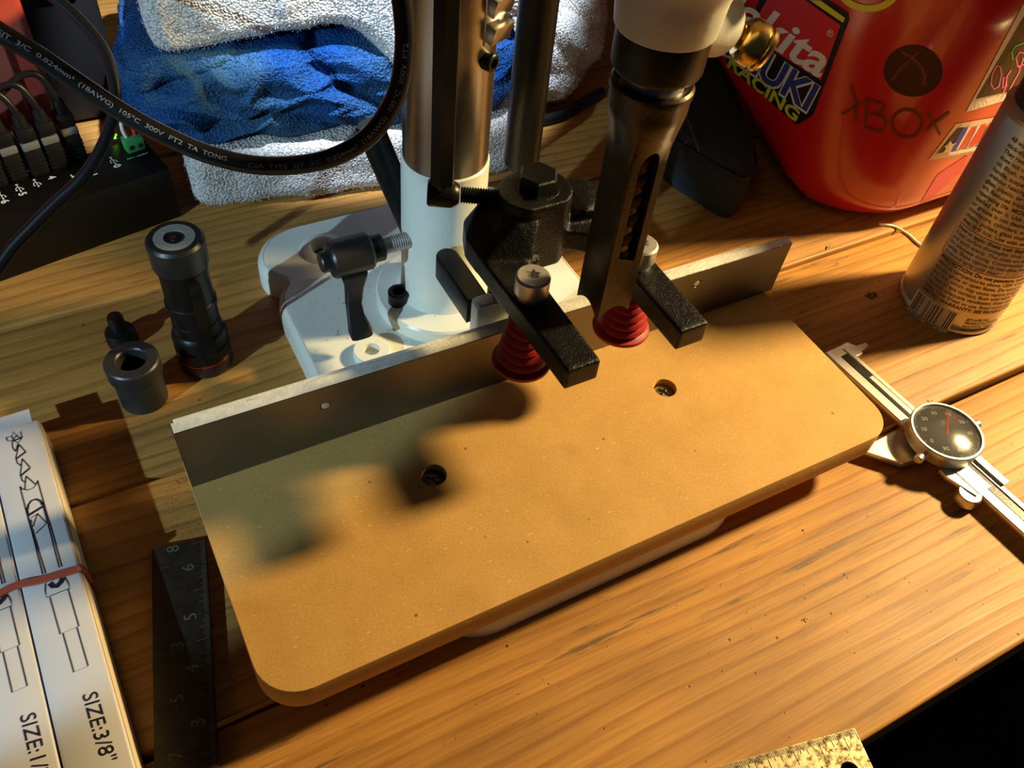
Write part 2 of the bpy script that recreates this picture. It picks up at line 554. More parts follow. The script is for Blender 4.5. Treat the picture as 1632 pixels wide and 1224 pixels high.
class Print2D:
    """collects flat printed shapes in 2D and maps them onto a surface"""
    def __init__(s): s.v = []; s.f = []

    def add(s, vf, fn=None):
        v, f = vf; b = len(s.v)
        s.v += [fn(*p) if fn else p for p in v]; s.f += [tuple(i + b for i in q) for q in f]

    def poly(s, pts):
        b = len(s.v); s.v += list(pts); s.f.append(tuple(range(b, b + len(pts))))

    def build(s, name, fn, m, parent=None, sub=None):
        bm = bmesh.new()
        vs = [bm.verts.new((p[0], p[1], 0)) for p in s.v]
        for q in s.f:
            try: bm.faces.new([vs[i] for i in q])
            except Exception: pass
        bmesh.ops.triangulate(bm, faces=bm.faces)
        if sub:
            for _ in range(4):
                es = [e for e in bm.edges if e.calc_length() > sub]
                if not es: break
                bmesh.ops.subdivide_edges(bm, edges=es, cuts=1)
                bmesh.ops.triangulate(bm, faces=[f for f in bm.faces if len(f.verts) > 3])
        ok = {}
        for v in bm.verts:
            q = fn(v.co.x, v.co.y)
            ok[v] = q is not None
            if q is not None: v.co = Vector(q)
        bmesh.ops.delete(bm, geom=[v for v in bm.verts if not ok[v]], context='VERTS')
        me = bpy.data.meshes.new(name); bm.to_mesh(me); bm.free()
        return put(name, me, m, parent, 0)


def homog(src, dst):
    A = []; b = []
    for (x, y), (u, v) in zip(src, dst):
        A.append([x, y, 1, 0, 0, 0, -u * x, -u * y]); b.append(u)
        A.append([0, 0, 0, x, y, 1, -v * x, -v * y]); b.append(v)
    h = np.linalg.solve(np.array(A, float), np.array(b, float)); H = np.append(h, 1).reshape(3, 3)
    return lambda x, y: tuple((H @ np.array([x, y, 1]))[:2] / (H @ np.array([x, y, 1]))[2])


# ================================================================== SETTING
fl = box('floor', (0.3, 0.5, -0.92), (6, 6, 0.04), M_FLOOR); fl['kind'] = 'structure'
wl = box('wall_back', (0.3, 1.05, 0.4), (6, 0.05, 2.6), M_FLOOR); wl['kind'] = 'structure'

# ================================================================== WORKBENCH
bench = thing('workbench', 'honey-coloured pine plank workbench top with knots, dents and dark gaps', 'workbench', (0.25, 0.35, -0.9))
edges = [(0.0290, 0.1575), (0.1615, 0.2960), (0.2985, 0.4335), (0.4365, 0.5705), (0.5735, 0.7075), (0.7105, 0.8445), (0.8475, 0.98)]
for i, (a, b) in enumerate(edges):
    bm = bmesh.new()
    bm_box(bm, (0, 0, 0), (2.0, b - a, 0.038), bev=0.0016, seg=3)
    o = frombm('plank', bm, MW, bench); o.location = (0.32 + 0.05 * (i % 3), (a + b) / 2, -0.019)
for y in (0.18, 0.55, 0.9):
    box('bearer', (0.3, y, -0.06), (1.9, 0.04, 0.044), MW, bench, bev=0.002)
for x in (-0.55, 1.15):
    for y in (0.10, 0.92):
        box('leg', (x, y, -0.47), (0.09, 0.09, 0.86), MW, bench, bev=0.003)
    box('crossbeam', (x, 0.5, -0.0601), (0.06, 0.9, 0.0438), MW, bench, bev=0.002)
adopt(bench)

# loose dirt and shavings
bm = bmesh.new()
rng = random.Random(3)


def flake(x, y, z, s):
    a = rng.uniform(0, 2 * PI); l = s * rng.uniform(0.6, 1.6); w_ = s * rng.uniform(0.25, 0.5)
    bm_box(bm, (x, y, z + w_ * 0.3), (l, w_, w_ * 0.5), rot=Matrix.Rotation(a, 3, 'Z'))


for _ in range(260): flake(rng.uniform(-0.014, -0.001), rng.uniform(0.16, 0.30), 0, 0.0005)
for _ in range(60): flake(rng.uniform(-0.03, 0.06), rng.uniform(0.30, 0.42), 0, 0.0005)
for _ in range(70): flake(rng.uniform(0.05, 0.45), rng.uniform(0.035, 0.13), 0, 0.0006)
for _ in range(25): flake(rng.uniform(0.37, 0.46), rng.uniform(0.22, 0.30), 0, 0.001)
for (px_, py_, sz_, n_) in ((1393, 472, 0.0035, 14), (1402, 448, 0.0012, 3), (930, 660, 0.0007, 20), (1480, 640, 0.0012, 6), (705, 500, 0.0, 0), (1281, 988, 0.0016, 5), (945, 855, 0.0011, 0)):
    c_ = at(px_, py_, 0)
    for _ in range(n_): flake(c_.x + rng.gauss(0, sz_ * 0.7), c_.y + rng.gauss(0, sz_ * 0.5), 0, max(0.0009, sz_ * 0.6))
for _ in range(160):
    flake(rng.uniform(0.082, 0.150), rng.uniform(0.275, 0.40), 0.0187, 0.00055)
dirt = frombm('sawdust', bm, mat('dust_brown', (0.10, 0.06, 0.03), 0.9), None, 0)
dirt['kind'] = 'stuff'; tag(dirt, 'fine dark sawdust specks scattered over the pine workbench planks', 'sawdust')

# ================================================================== MORTISER
mor = thing('bench_mortiser', 'cream and black benchtop mortising machine with board table and aluminium fence', 'machine', (0.168, 0.30, 0))
# --- base casting: plate with corner lobes, raised arches between feet


def base_outline(i=0.0):
    xl, xr, yf, yb, lb = 0.0785 + i, 0.2575 - i, 0.146 + i, 0.441 - i, 0.0895 + i
    P = []
    P += rrect(xl, yb - 0.05, xl + 0.06, yb, (0, 0, 0, 0.021), 8)[2:]     # back-left corner only (last corner pts)
    return P


def lobed(i):
    xl, xr, yf, yb = 0.0775 + i, 0.2590 - i, 0.1455 + i, 0.4430 - i
    n = 0.0085
    L = []
    # left side going up (y increasing) : front-left lobe, waist, back-left lobe
    def corner(cx, cy, r, a0, a1, k=10):
        return [(cx + r * math.cos(a0 + (a1 - a0) * t / k), cy + r * math.sin(a0 + (a1 - a0) * t / k)) for t in range(k + 1)]
    R = 0.030 - i * 0.5
    L += corner(xl + R, yf + R, R, 1.5 * PI, PI)
    L += [(xl, 0.186), (xl + 0.001, 0.192), (xl + n * 0.35, 0.199), (xl + n * 0.2, 0.206), (xl, 0.212)]
    L += [(xl, 0.376), (xl + n * 0.35, 0.384), (xl + n, 0.391), (xl + n * 1.05, 0.396), (xl + n * 0.5, 0.4015), (xl + 0.001, 0.406)]
    L += corner(xl + R, yb - R, R, PI, 0.5 * PI)
    L += corner(xr - R, yb - R, R, 0.5 * PI, 0)
    L += [(xr - 0.001, 0.406), (xr - n * 0.5, 0.4015), (xr - n * 1.05, 0.396), (xr - n, 0.391), (xr - n * 0.35, 0.384), (xr, 0.376)]
    L += [(xr, 0.212), (xr - n * 0.2, 0.206), (xr - n * 0.35, 0.199), (xr - 0.001, 0.192), (xr, 0.186)]
    L += corner(xr - R, yf + R, R, 0, -0.5 * PI)
    return L


ring_z = [(0.0, 0.0), (0.013, 0.0), (0.0165, 0.0012), (0.0185, 0.0035)]
vs = []; fs = []
outs = [(z, lobed(i)) for z, i in ring_z]
N = len(outs[0][1])
for z, P in outs:
    for (x, y) in P:
        zz = z
        if z == 0.0:
            if 0.128 < x < 0.208 and y < 0.2: zz = 0.0065 * min(1, min(x - 0.128, 0.208 - x) / 0.004)
        vs.append((x, y, zz))
for k in range(len(outs) - 1):
    for i in range(N):
        j = (i + 1) % N
        fs.append((k * N + i, k * N + j, (k + 1) * N + j, (k + 1) * N + i))
basec = mesh('base_side', vs, fs, M_WHITE, mor, 50)
basec.name = 'base_skirt'
top = lobed(0.0035)
slots = []
for (cx, cy) in ((0.1185, 0.4125), (0.2175, 0.4125), (0.1135, 0.316 - 0.11), (0.222, 0.206)):
    slots.append(circ(cx, cy, 0.0072, 24))
base = prism('base_casting', top, slots, 0.0125, 0.0186, M_WHITE, mor, 0.0007)
for (cx, cy) in ((0.1185, 0.4125), (0.2175, 0.4125)):
    lathe('hole_boss', [(0.0073, -0.004), (0.0074, 0.0015), (0.0085, 0.0028), (0.0125, 0.0022), (0.0155, -0.0005)], (cx, cy, 0.0186), (0, 0, 1), M_WHITE, mor)
lathe('hole_boss', [(0, 0), (0.0095, 0), (0.0105, 0.001), (0.0105, 0.005), (0.0098, 0.006), (0.0045, 0.006), (0.0045, 0.001), (0, 0.001)], (0.1127, 0.3165, 0.0178), (0, 0, 1), M_WHITE, mor)
# --- column socket with flange
CX, CY, CR = 0.168, 0.3444, 0.0222
lathe('column_socket', [(0.0385, 0.0182), (0.0385, 0.0262), (0.0375, 0.0275), (0.031, 0.0280), (0.0265, 0.0300), (0.0242, 0.0345), (CR + 0.0012, 0.042), (CR + 0.0009, 0.10), (CR + 0.0009, 0.1195), (CR, 0.1205)], (CX, CY, 0), (0, 0, 1), M_WHITE, mor, 72)
lathe('column', [(CR - 0.001, 0.11), (CR, 0.1202), (CR, 0.42), (0, 0.42)], (CX, CY, 0), (0, 0, 1), M_STEEL, mor, 72)


def cap_screw(name, c, r, h, m, parent, axis=(0, 0, 1)):
    o = lathe(name, [(r, 0), (r, h - 0.0006), (r - 0.0006, h), (r * 0.56, h)], c, axis, m, parent, 36)
    lathe('hex_socket', [(r * 0.56, h), (r * 0.56, h * 0.45), (0, h * 0.45)], c, axis, m, o, 6, 20)
    return o


cap_screw('cap_screw', (0.1400, 0.3425, 0.0275), 0.0062, 0.0085, M_BLKOX, mor)
cap_screw('cap_screw', (0.198, 0.360, 0.0275), 0.0063, 0.0085, M_BLKOX, mor)
lathe('flange_hole', [(0.0033, 0), (0.0033, 0.0004), (0, 0.0004)], (0.1752, 0.3190, 0.0278), (0, 0, 1), M_BLKPL, mor, 24)
# rack and set screw on the column's right front
for k in range(6):
    z = 0.1955 + k * 0.0125
    box('rack_tooth', (CX + 0.0135, CY - 0.0195, z), (0.0135, 0.0085, 0.0085), M_STEEL, mor, rot=Matrix.Rotation(0.42, 3, 'Z') @ Matrix.Rotation(0.25, 3, 'X'), bev=0.0005)
box('rack_bar', (CX + 0.012, CY - 0.0165, 0.225), (0.0135, 0.006, 0.072), M_STEEL, mor, rot=Matrix.Rotation(0.42, 3, 'Z'), bev=0.0005)
dv = Vector((0.42, -0.9, 0)).normalized()
cap_screw('set_screw', Vector((CX, CY, 0.1815)) + dv * 0.0205, 0.0043, 0.0062, M_BLKOX, mor, dv)
# --- MDF table board with two recessed screws
BZ0, BZ1 = 0.0190, 0.0400
holes = [circ(0.1039, 0.2145, 0.0061), circ(0.2396, 0.2150, 0.0061)]
prism('table_board', rrect(0.0, 0.1412, 0.3394, 0.2700, (0.019, 0.017, 0, 0)), holes, 0.0242, BZ1, MMDF, mor, 0.0004)
M_WS1 = mat('dark_screw', (0.10, 0.09, 0.08), 0.4, 0.9); M_WS2 = mat('yellow_zinc_screw', (0.50, 0.42, 0.26), 0.35, 0.9)
for (c, mm_) in (((0.1039, 0.2145), M_WS1), ((0.2396, 0.2150), M_WS2)):
    z = 0.0362
    s = lathe('board_screw', [(0.0058, -0.009), (0.0058, -0.001), (0.0050, 0.0), (0, 0.0008)], (c[0], c[1], z), (0, 0, 1), mm_, mor, 32)
    bm = bmesh.new()
    for a in (0.5, 0.5 + PI / 2):
        bm_box(bm, (c[0], c[1], z + 0.0008), (0.0062, 0.0011, 0.0006), rot=Matrix.Rotation(a, 3, 'Z'))
    frombm('cross_recess', bm, M_BLKPL, s)
# --- fence
FY = 0.2535
fo = [(0.0005, 0.0402), (0.3443, 0.0402), (0.3456, 0.0765), (0.0000, 0.0806)]


def fence_top(x): return 0.0806 + (0.0765 - 0.0806) * x / 0.3456


me = prism_mesh(fo, [circ(0.0664, 0.0669, 0.0024, 20), circ(0.2801, 0.0680, 0.0026, 20)], 0, 0.0062, 0.0003)
me.transform(Matrix(((1, 0, 0, 0), (0, 0, 1, FY), (0, 1, 0, 0), (0, 0, 0, 1))))
bmx = bmesh.new(); bmx.from_mesh(me); bmesh.ops.recalc_face_normals(bmx, faces=bmx.faces); bmx.to_mesh(me); bmx.free()
fence = put('fence', me, M_ALU, mor, 30)
for (hx_, hz_) in ((0.0664, 0.0669), (0.2801, 0.0680)):
    lathe('fence_screw', [(0.0022, 0), (0.0020, 0.0008), (0, 0.0011)], (hx_, FY + 0.0009, hz_), (0, -1, 0), M_ZINC, fence, 20)
# sawn top strip and backing plate
bm = bmesh.new(); rr_ = random.Random(5); prev = None
n = 60
for i in range(n + 1):
    x = 0.0004 + (0.3452 - 0.0004) * i / n; zt = fence_top(x) + 0.0001
    j = rr_.uniform(-0.00025, 0.00025)
    row = [bm.verts.new((x, FY + 0.0002, zt - 0.0003)), bm.verts.new((x, FY + 0.0006, zt + 0.0002)), bm.verts.new((x, FY + 0.0058 + j, zt + 0.0002)), bm.verts.new((x, FY + 0.0064 + j, zt - 0.0006))]
    if prev:
        for k in range(3): bm.faces.new((prev[k], prev[k + 1], row[k + 1], row[k]))
    prev = row
frombm('sawn_edge', bm, M_ALUTOP, fence, 30)
fb = [(0.0025, 0.0402), (0.318, 0.0402), (0.319, 0.0745), (0.0018, 0.0782)]
me = prism_mesh(fb, [], 0, 0.0038, 0.0003)
me.transform(Matrix(((1, 0, 0, 0), (0, 0, 1, FY + 0.0064), (0, 1, 0, 0), (0, 0, 0, 1))))
put('fence_backing', me, M_ALUTOP, mor, 30)
# fence slide: black bar and white cast lug
bm = bmesh.new()
bo = [(0.1500, 0.277)] + [(0.1560 + 0.0062 * math.cos(a), 0.3130 + 0.0062 * math.sin(a)) for a in [PI - PI * k / 10 for k in range(11)]] + [(0.1622, 0.277)]
me = prism_mesh(bo, [], 0.066, 0.0815, 0.0012)
slide = put('fence_slide_bar', me, M_BLKOX, mor, 35)
v = [(0.1515, 0.268, 0.040), (0.1515, 0.268, 0.0835), (0.1535, 0.2685, 0.0848), (0.1615, 0.2685, 0.0848), (0.1640, 0.268, 0.083), (0.1785, 0.268, 0.0685), (0.1800, 0.268, 0.040)]
b2 = [(x, y + 0.008, z) for x, y, z in v]; n = len(v)
f = [tuple(range(n)), tuple(range(2 * n - 1, n - 1, -1))] + [(i, (i + 1) % n, n + (i + 1) % n, n + i) for i in range(n)]
lug = mesh('fence_lug', v + b2, f, M_WHITE, mor, 30)
md_bm = bmesh.new(); md_bm.from_mesh(lug.data); bmesh.ops.bevel(md_bm, geom=list(md_bm.edges), offset=0.0007, segments=2, affect='EDGES'); md_bm.to_mesh(lug.data); md_bm.free()
# --- clamp lever at the column
lv = lathe('clamp_lever', [(0, 0), (0.0052, 0), (0.0058, 0.0008), (0.0058, 0.0045), (0.0094, 0.0052), (0.0104, 0.0065), (0.0104, 0.0265), (0.0094, 0.0278), (0.0074, 0.0282), (0.0074, 0.0345), (0.0064, 0.0352), (0, 0.0352)], (0.0955, 0.341, 0.0733), (1, 0, 0), M_BLKPL, mor, 40)
thread('clamp_stud', (0.130, 0.341, 0.0733), (0.1475, 0.341, 0.0733), 0.0047, 0.0013, M_ZINC, lv)
hp = [Vector((0.1120, 0.338, 0.066)), Vector((0.1108, 0.334, 0.058)), Vector((0.1085, 0.330, 0.050)), Vector((0.1080, 0.326, 0.043)), Vector((0.1085, 0.322, 0.036)), Vector((0.1087, 0.3205, 0.0335))]
vs = []; fs = []
for i, p in enumerate(hp):
    wd_ = (0.0076, 0.0050, 0.0044, 0.0048, 0.0066, 0.0064)[i]; th_ = (0.0075, 0.0045, 0.0034, 0.0034, 0.0034, 0.003)[i]
    for a in range(16):
        q = 2 * PI * a / 16; ca = math.copysign(abs(math.cos(q)) ** 0.6, math.cos(q)); sa = math.copysign(abs(math.sin(q)) ** 0.6, math.sin(q))
        vs.append(p + Vector((wd_ * ca, th_ * sa * 0.8, th_ * sa * 0.55)))
for i in range(len(hp) - 1):
    for a in range(16):
        b = (a + 1) % 16; fs.append((i * 16 + a, i * 16 + b, (i + 1) * 16 + b, (i + 1) * 16 + a))
fs += [tuple(range(16)), tuple((len(hp) - 1) * 16 + a for a in range(16))]
mesh('handle', vs, fs, M_BLKPL, lv, 50)
# --- hold-down fork (one casting)
bm = bmesh.new()
slot = [(0.1682, 0.1885)] + [(0.1882 + 0.0200 * math.cos(a), 0.2515 + 0.0165 * math.sin(a)) for a in [PI - PI * k / 16 for k in range(17)]] + [(0.2082, 0.1885)]
fk = [(0.1508, 0.1885)] + list(reversed([(0.2245, 0.1885), (0.2245, 0.275), (0.222, 0.290), (0.212, 0.298), (0.198, 0.300), (0.166, 0.298), (0.153, 0.290), (0.1485, 0.278)])) + list(reversed(slot))
fk = [(0.1510, 0.1885), (0.1485, 0.278), (0.153, 0.290), (0.166, 0.298), (0.198, 0.300), (0.212, 0.298), (0.222, 0.290), (0.2245, 0.275), (0.2240, 0.1885), (0.2085, 0.1885)] + list(reversed(slot[1:-1])) + [(0.1675, 0.1885)]
pm = prism_mesh(fk, [], 0.1085, 0.1205)
bm.from_mesh(pm)


def blob(c, r, seg=24):
    q = bmesh.ops.create_uvsphere(bm, u_segments=seg, v_segments=16, radius=1)
    bmesh.ops.transform(bm, matrix=Matrix.Translation(c) @ Matrix.Diagonal((r[0], r[1], r[2], 1)), verts=q['verts'])


def hull(P):
    vs_ = [bm.verts.new(p) for p in P]
    r_ = bmesh.ops.convex_hull(bm, input=vs_)


hull([(0.1492, 0.262, 0.1090), (0.1492, 0.262, 0.1205), (0.1485, 0.280, 0.1215), (0.1525, 0.291, 0.1215), (0.1620, 0.2975, 0.1200), (0.1485, 0.280, 0.1090), (0.1525, 0.291, 0.1090), (0.1620, 0.2975, 0.1090), (0.1560, 0.2720, 0.1275), (0.1570, 0.2880, 0.1290), (0.1680, 0.2660, 0.1335), (0.1670, 0.2930, 0.1350), (0.1780, 0.2640, 0.1335), (0.1800, 0.2940, 0.1350), (0.1700, 0.2540, 0.1195), (0.1700, 0.2540, 0.1090), (0.1800, 0.2940, 0.1090)])
hull([(0.2240, 0.268, 0.1090), (0.2240, 0.268, 0.1215), (0.2245, 0.280, 0.1275), (0.2200, 0.2900, 0.1290), (0.2080, 0.2960, 0.1290), (0.2200, 0.2900, 0.1090), (0.2080, 0.2960, 0.1090), (0.2090, 0.2700, 0.1270), (0.2000, 0.2720, 0.1210), (0.1950, 0.2900, 0.1240), (0.1950, 0.2720, 0.1090), (0.1950, 0.2900, 0.1090)])
bm_box(bm, (0.196, 0.283, 0.113), (0.036, 0.022, 0.022), bev=0.004)
# D-shaped boss
dpts = [(0.1835 + 0.0182 * math.cos(a), 0.2795 + 0.0160 * math.sin(a)) for a in [math.radians(d) for d in range(-60, 241, 12)]]
pm2 = prism_mesh(dpts, [], 0.1015, 0.1400)
bm.from_mesh(pm2)
lower = prism_mesh([(0.1655, 0.262), (0.1800, 0.262), (0.1800, 0.290), (0.1655, 0.290)], [], 0.094, 0.112); bm.from_mesh(lower)
me = bpy.data.meshes.new('fork'); bm.to_mesh(me); bm.free()
fork = modded('hold_down_fork', me, [('REMESH', dict(mode='VOXEL', voxel_size=0.0008, adaptivity=0.0)), ('SMOOTH', dict(factor=0.6, iterations=9))], M_CAST, mor, 60)
ngon_prism('hex_bolt', (0.1850, 0.2805, 0.1395), (0, 0, 1), 0.0096, 0.0082, 6, M_CAST, fork)
lathe('bolt_washer', [(0, 0), (0.0106, 0), (0.0110, 0.0005), (0.0106, 0.0010), (0, 0.0010)], (0.1850, 0.2805, 0.1392), (0, 0, 1), M_CAST, fork)
cyl('hold_down_post', (0.1735, 0.2820, 0.0186), (0, 0, 1), 0.0085, 0.085, M_BLKOX, mor)


def arm_screw(x, y):
    z = 0.1203; r = 0.0078
    s = lathe('arm_screw', [(0, 0), (r - 0.0014, 0), (r - 0.0012, 0.0018), (r - 0.0006, 0.003), (r, 0.004), (r, 0.0118), (r - 0.0009, 0.0127), (r * 0.45, 0.0130)], (x, y, z), (0, 0, 1), M_ZINC, mor, 48)
    # six-lobed recess
    vs = []; fs = []; n = 48
    for k, (rz, sc) in enumerate(((0.0130, 1.0), (0.0092, 0.95))):
        for i in range(n):
            a = 2 * PI * i / n; rr = (0.0028 + 0.00065 * math.cos(6 * a)) * sc
            vs.append((x + rr * math.cos(a), y + rr * math.sin(a), z + rz))
    for i in range(n):
        a = 2 * PI * i / n; vs.append((x + r * 0.45 * math.cos(a), y + r * 0.45 * math.sin(a), z + 0.0130))
    for i in range(n):
        j = (i + 1) % n
        fs.append((i, j, n + j, n + i)); fs.append((2 * n + i, 2 * n + j, j, i))
    fs.append(tuple(range(n, 2 * n)))
    mesh('drive_recess', vs, fs, M_ZINC, s, 30)
    return s


for (x, y) in ((0.1582, 0.2340), (0.2150, 0.2340)):
    arm_screw(x, y)
    # stacked red rubber cone under the arm, flange at the bottom
    prof = [(0, 0.0775), (0.0128, 0.0775), (0.0142, 0.0780), (0.0145, 0.0790), (0.0142, 0.0800), (0.0122, 0.0806)]
    k = 6
    for i in range(k):
        z0 = 0.0806 + i * (0.1088 - 0.0806) / k; dz = (0.1088 - 0.0806) / k; ra = 0.0122 - 0.0046 * i / k
        prof += [(ra - 0.0009, z0 + dz * 0.1), (ra + 0.0003, z0 + dz * 0.45), (ra - 0.0001, z0 + dz * 0.7), (ra - 0.0011, z0 + dz * 0.98)]
    prof.append((0, 0.1088))
    lathe('red_cone', prof, (x, y, 0), (0, 0, 1), M_REDPL, mor, 56, 50)
# --- swivelling T-handle with clevis and threaded stud
hx, hy = 0.1435, 0.2968
hr = ngon_prism('hex_handle', (hx, hy, 0.1420), (0, 0, 1), 0.0058, 0.17, 6, M_BLKOX, mor, 0.0028)
A = Vector((0.1440, 0.3004, 0.1335)); B = Vector((0.1690, 0.2875, 0.1330)); D = (B - A).normalized()
cyl('handle_neck', (hx, hy, 0.1385), (0, 0, 1), 0.0028, 0.006, M_BLKOX, hr)
cl = lathe('clevis', [(0, 0), (0.0056, 0), (0.0065, 0.0010), (0.0065, 0.0115), (0.0056, 0.0135), (0.0042, 0.0150), (0, 0.0150)], A - D * 0.0055, D, M_BLKOX, mor, 36)
cyl('clevis_pin', A + D * 0.003 + Vector((0, 0, 0)) - D.cross(Vector((0, 0, 1))) * -0.0062, D.cross(Vector((0, 0, 1))) * -1, 0.0019, 0.0124, M_BLKOX, cl)
cyl('pivot_ball', A + D * 0.003 + Vector((0, 0, 0.001)), (0, 0, 1), 0.0030, 0.006, M_BLKOX, cl)
thread('threaded_stud', A + D * 0.010, B + D * 0.002, 0.0041, 0.00125, M_BLKOX, mor)
# --- hollow chisel
X0, Y0, S = 0.1782, 0.2102, 0.01755
QX, QY = X0 + S / 2, Y0 + S / 2


def sq_ring(t, z, rc):
    """t=0 square, t=1 circle radius rc"""
    n = 64; out = []
    for i in range(n):
        a = 2 * PI * (i + 0.5) / n; c, s = math.cos(a), math.sin(a)
        rs = (S / 2) / max(abs(c), abs(s))
        r = rs * (1 - t) + rc * t
        if t > 0: r = max(min(rs, rc * 0.98), r) if t < 1 else rc
        out.append((QX + r * c, QY + r * s, z))
    return out


levels = [(0, 0.1186, 0), (0, 0.14, 0), (0, 0.165, 0), (0, 0.197, 0), (0.25, 0.204, 0.0132), (0.55, 0.2095, 0.0140), (0.8, 0.2145, 0.0145), (1, 0.2190, 0.0147), (1, 0.2235, 0.0147), (1, 0.2248, 0.0152), (1, 0.2272, 0.0152), (1, 0.2282, 0.0143), (1, 0.2282, 0.0130), (1, 0.2272, 0.0122), (1, 0.2272, 0.009)]
vs = []; fs = []
for t, z, rc in levels: vs += sq_ring(t, z, rc)
n = 64
for k in range(len(levels) - 1):
    for i in range(n):
        j = (i + 1) % n; fs.append((k * n + i, k * n + j, (k + 1) * n + j, (k + 1) * n + i))
fs += [tuple(range(n)), tuple(reversed(range((len(levels) - 1) * n, len(levels) * n)))]


def tmp_obj(v, f):
    me = bpy.data.meshes.new('tmpc'); me.from_pydata([tuple(p) for p in v], [], f); me.update()
    b_ = bmesh.new(); b_.from_mesh(me); bmesh.ops.recalc_face_normals(b_, faces=b_.faces); b_.to_mesh(me); b_.free()
    o = bpy.data.objects.new('tmpc', me); COL.objects.link(o); return o


c1 = tmp_obj(*lathe_vf([(0, 0.100), (0.0124 + 0.010, 0.1188 - 0.016), (0.0124, 0.1188), (0.0072, 0.1272), (0.0072, 0.2100), (0, 0.2100)], (QX, QY, 0), (0, 0, 1), 64))
sm_ = prism_mesh([(QX - 0.0042, 0.1525), (QX + 0.0044, 0.1495)] + [(QX + 0.0001 + 0.0043 * math.cos(a), 0.1965 + 0.0070 * math.sin(a)) for a in [PI * k / 12 for k in range(13)]], [], 0, 0.02)
sm_.transform(Matrix(((1, 0, 0, 0), (0, 0, 1, Y0 - 0.008), (0, 1, 0, 0), (0, 0, 0, 1))))
b_ = bmesh.new(); b_.from_mesh(sm_); bmesh.ops.remove_doubles(b_, verts=b_.verts, dist=1e-6); bmesh.ops.recalc_face_normals(b_, faces=b_.faces); b_.to_mesh(sm_); b_.free()
c2 = bpy.data.objects.new('tmpc', sm_); COL.objects.link(c2)
body = tmp_obj(vs, fs)
for c in (c1, c2):
    md = body.modifiers.new('b', 'BOOLEAN'); md.object = c; md.operation = 'DIFFERENCE'; md.solver = 'EXACT'
cm = eval_mesh(body)
for o in (c1, c2, body): bpy.data.objects.remove(o)
chisel = put('hollow_chisel', cm, M_CHISEL, mor, 30)
# auger inside
vs = []; fs = []; n = 150
for i in range(n + 1):
    z = 0.1225 + 0.085 * i / n; a = 2 * PI * (z - 0.1225) / 0.019
    for k in range(12):
        q = 2 * PI * k / 12
        r = 0.0064 if abs(math.cos(q)) > 0.72 else 0.0026
        vs.append((QX + r * math.cos(q + a), QY + r * math.sin(q + a), z))
for i in range(n):
    for k in range(12):
        l = (k + 1) % 12; fs.append((i * 12 + k, i * 12 + l, (i + 1) * 12 + l, (i + 1) * 12 + k))
fs += [tuple(range(12)), tuple(n * 12 + k for k in range(12))]
mesh('auger_bit', vs, fs, M_AUGER, chisel, 30)
# --- spindle head
lathe('chisel_bushing', [(0.0114, 0.2265), (0.0114, 0.2365)], (QX, QY, 0), (0, 0, 1), M_ZINC, mor)
lathe('spindle_collar', [(0.0085, 0.2322), (0.0140, 0.2322), (0.0156, 0.2330), (0.0163, 0.2345), (0.0166, 0.2485), (0.010, 0.2485)], (QX, QY, 0), (0, 0, 1), M_BLKOX, mor, 64)
hd = lathe('spindle_head', [(0.010, 0.2472), (0.0170, 0.2472), (0.0176, 0.2480), (0.0190, 0.2600), (0.0225, 0.2700), (0.035, 0.285), (0.045, 0.30), (0.045, 0.36), (0, 0.36)], (QX, QY, 0), (0, 0, 1), M_WHITE, mor, 64)
box('head_bracket', (0.178, 0.300, 0.345), (0.07, 0.16, 0.09), M_WHITE, mor, bev=0.008)
lathe('motor', [(0, 0.36), (0.055, 0.36), (0.058, 0.363), (0.058, 0.52), (0.05, 0.53), (0, 0.53)], (QX, QY + 0.01, 0), (0, 0, 1), M_BLKOX, mor, 48)
KA = Vector((0.2128, 0.2200, 0.2400)); KB = Vector((0.2325, 0.2180, 0.2312))
box('head_wing', (0.2170, 0.2200, 0.2640), (0.046, 0.022, 0.0130), M_WHITE, hd, rot=Matrix.Rotation(-0.12, 3, 'Z'), bev=0.003)
dk = (at(1216, 84, 0.2345) - at(1156, 44, 0.2410)); k0 = at(1150, 36, 0.2415)
hc_ = Vector((QX, QY, 0.2520)); ll_ = (k0 - hc_)
lathe('thumbscrew_lug', [(0, 0), (0.0130, 0), (0.0120, ll_.length - 0.004), (0.0088, ll_.length - 0.0025), (0, ll_.length - 0.0025)], hc_, ll_, M_WHITE, hd, 40)
ts = lathe('brass_thumbscrew', [(0.0040, 0.0), (0.0040, 0.005)], k0 - dk.normalized() * 0.002, dk, M_BRASS, mor, 32)
thread('screw_thread', k0 - dk.normalized() * 0.006, k0 + dk.normalized() * 0.0095, 0.0048, 0.0011, M_BRASS, ts, 28)
knob = []
kr = 0.0086; kv = []; kf = []; nk = 72
prof = [(0.3, 0.0), (0.80, 0.0004), (0.94, 0.0018), (0.99, 0.0045), (0.98, 0.0072), (0.88, 0.0078), (0.88, 0.0084), (0.96, 0.0090), (0.96, 0.0102), (0.84, 0.0114), (0.5, 0.0120), (0.0, 0.0121)]
kx, ky, kz = basis(dk); k1 = k0 + dk.normalized() * 0.0085
for r, h in prof:
    for i in range(nk):
        a = 2 * PI * i / nk; rr = kr * r * (1 + (0.004 * (1 if i % 2 else -1) if r > 0.95 else 0))
        kv.append(k1 + kz * h + kx * rr * math.cos(a) + ky * rr * math.sin(a))
for q in range(len(prof) - 1):
    for i in range(nk):
        j = (i + 1) % nk; kf.append((q * nk + i, q * nk + j, (q + 1) * nk + j, (q + 1) * nk + i))
mesh('knurled_knob', kv, kf, M_BRASS, ts, 35)
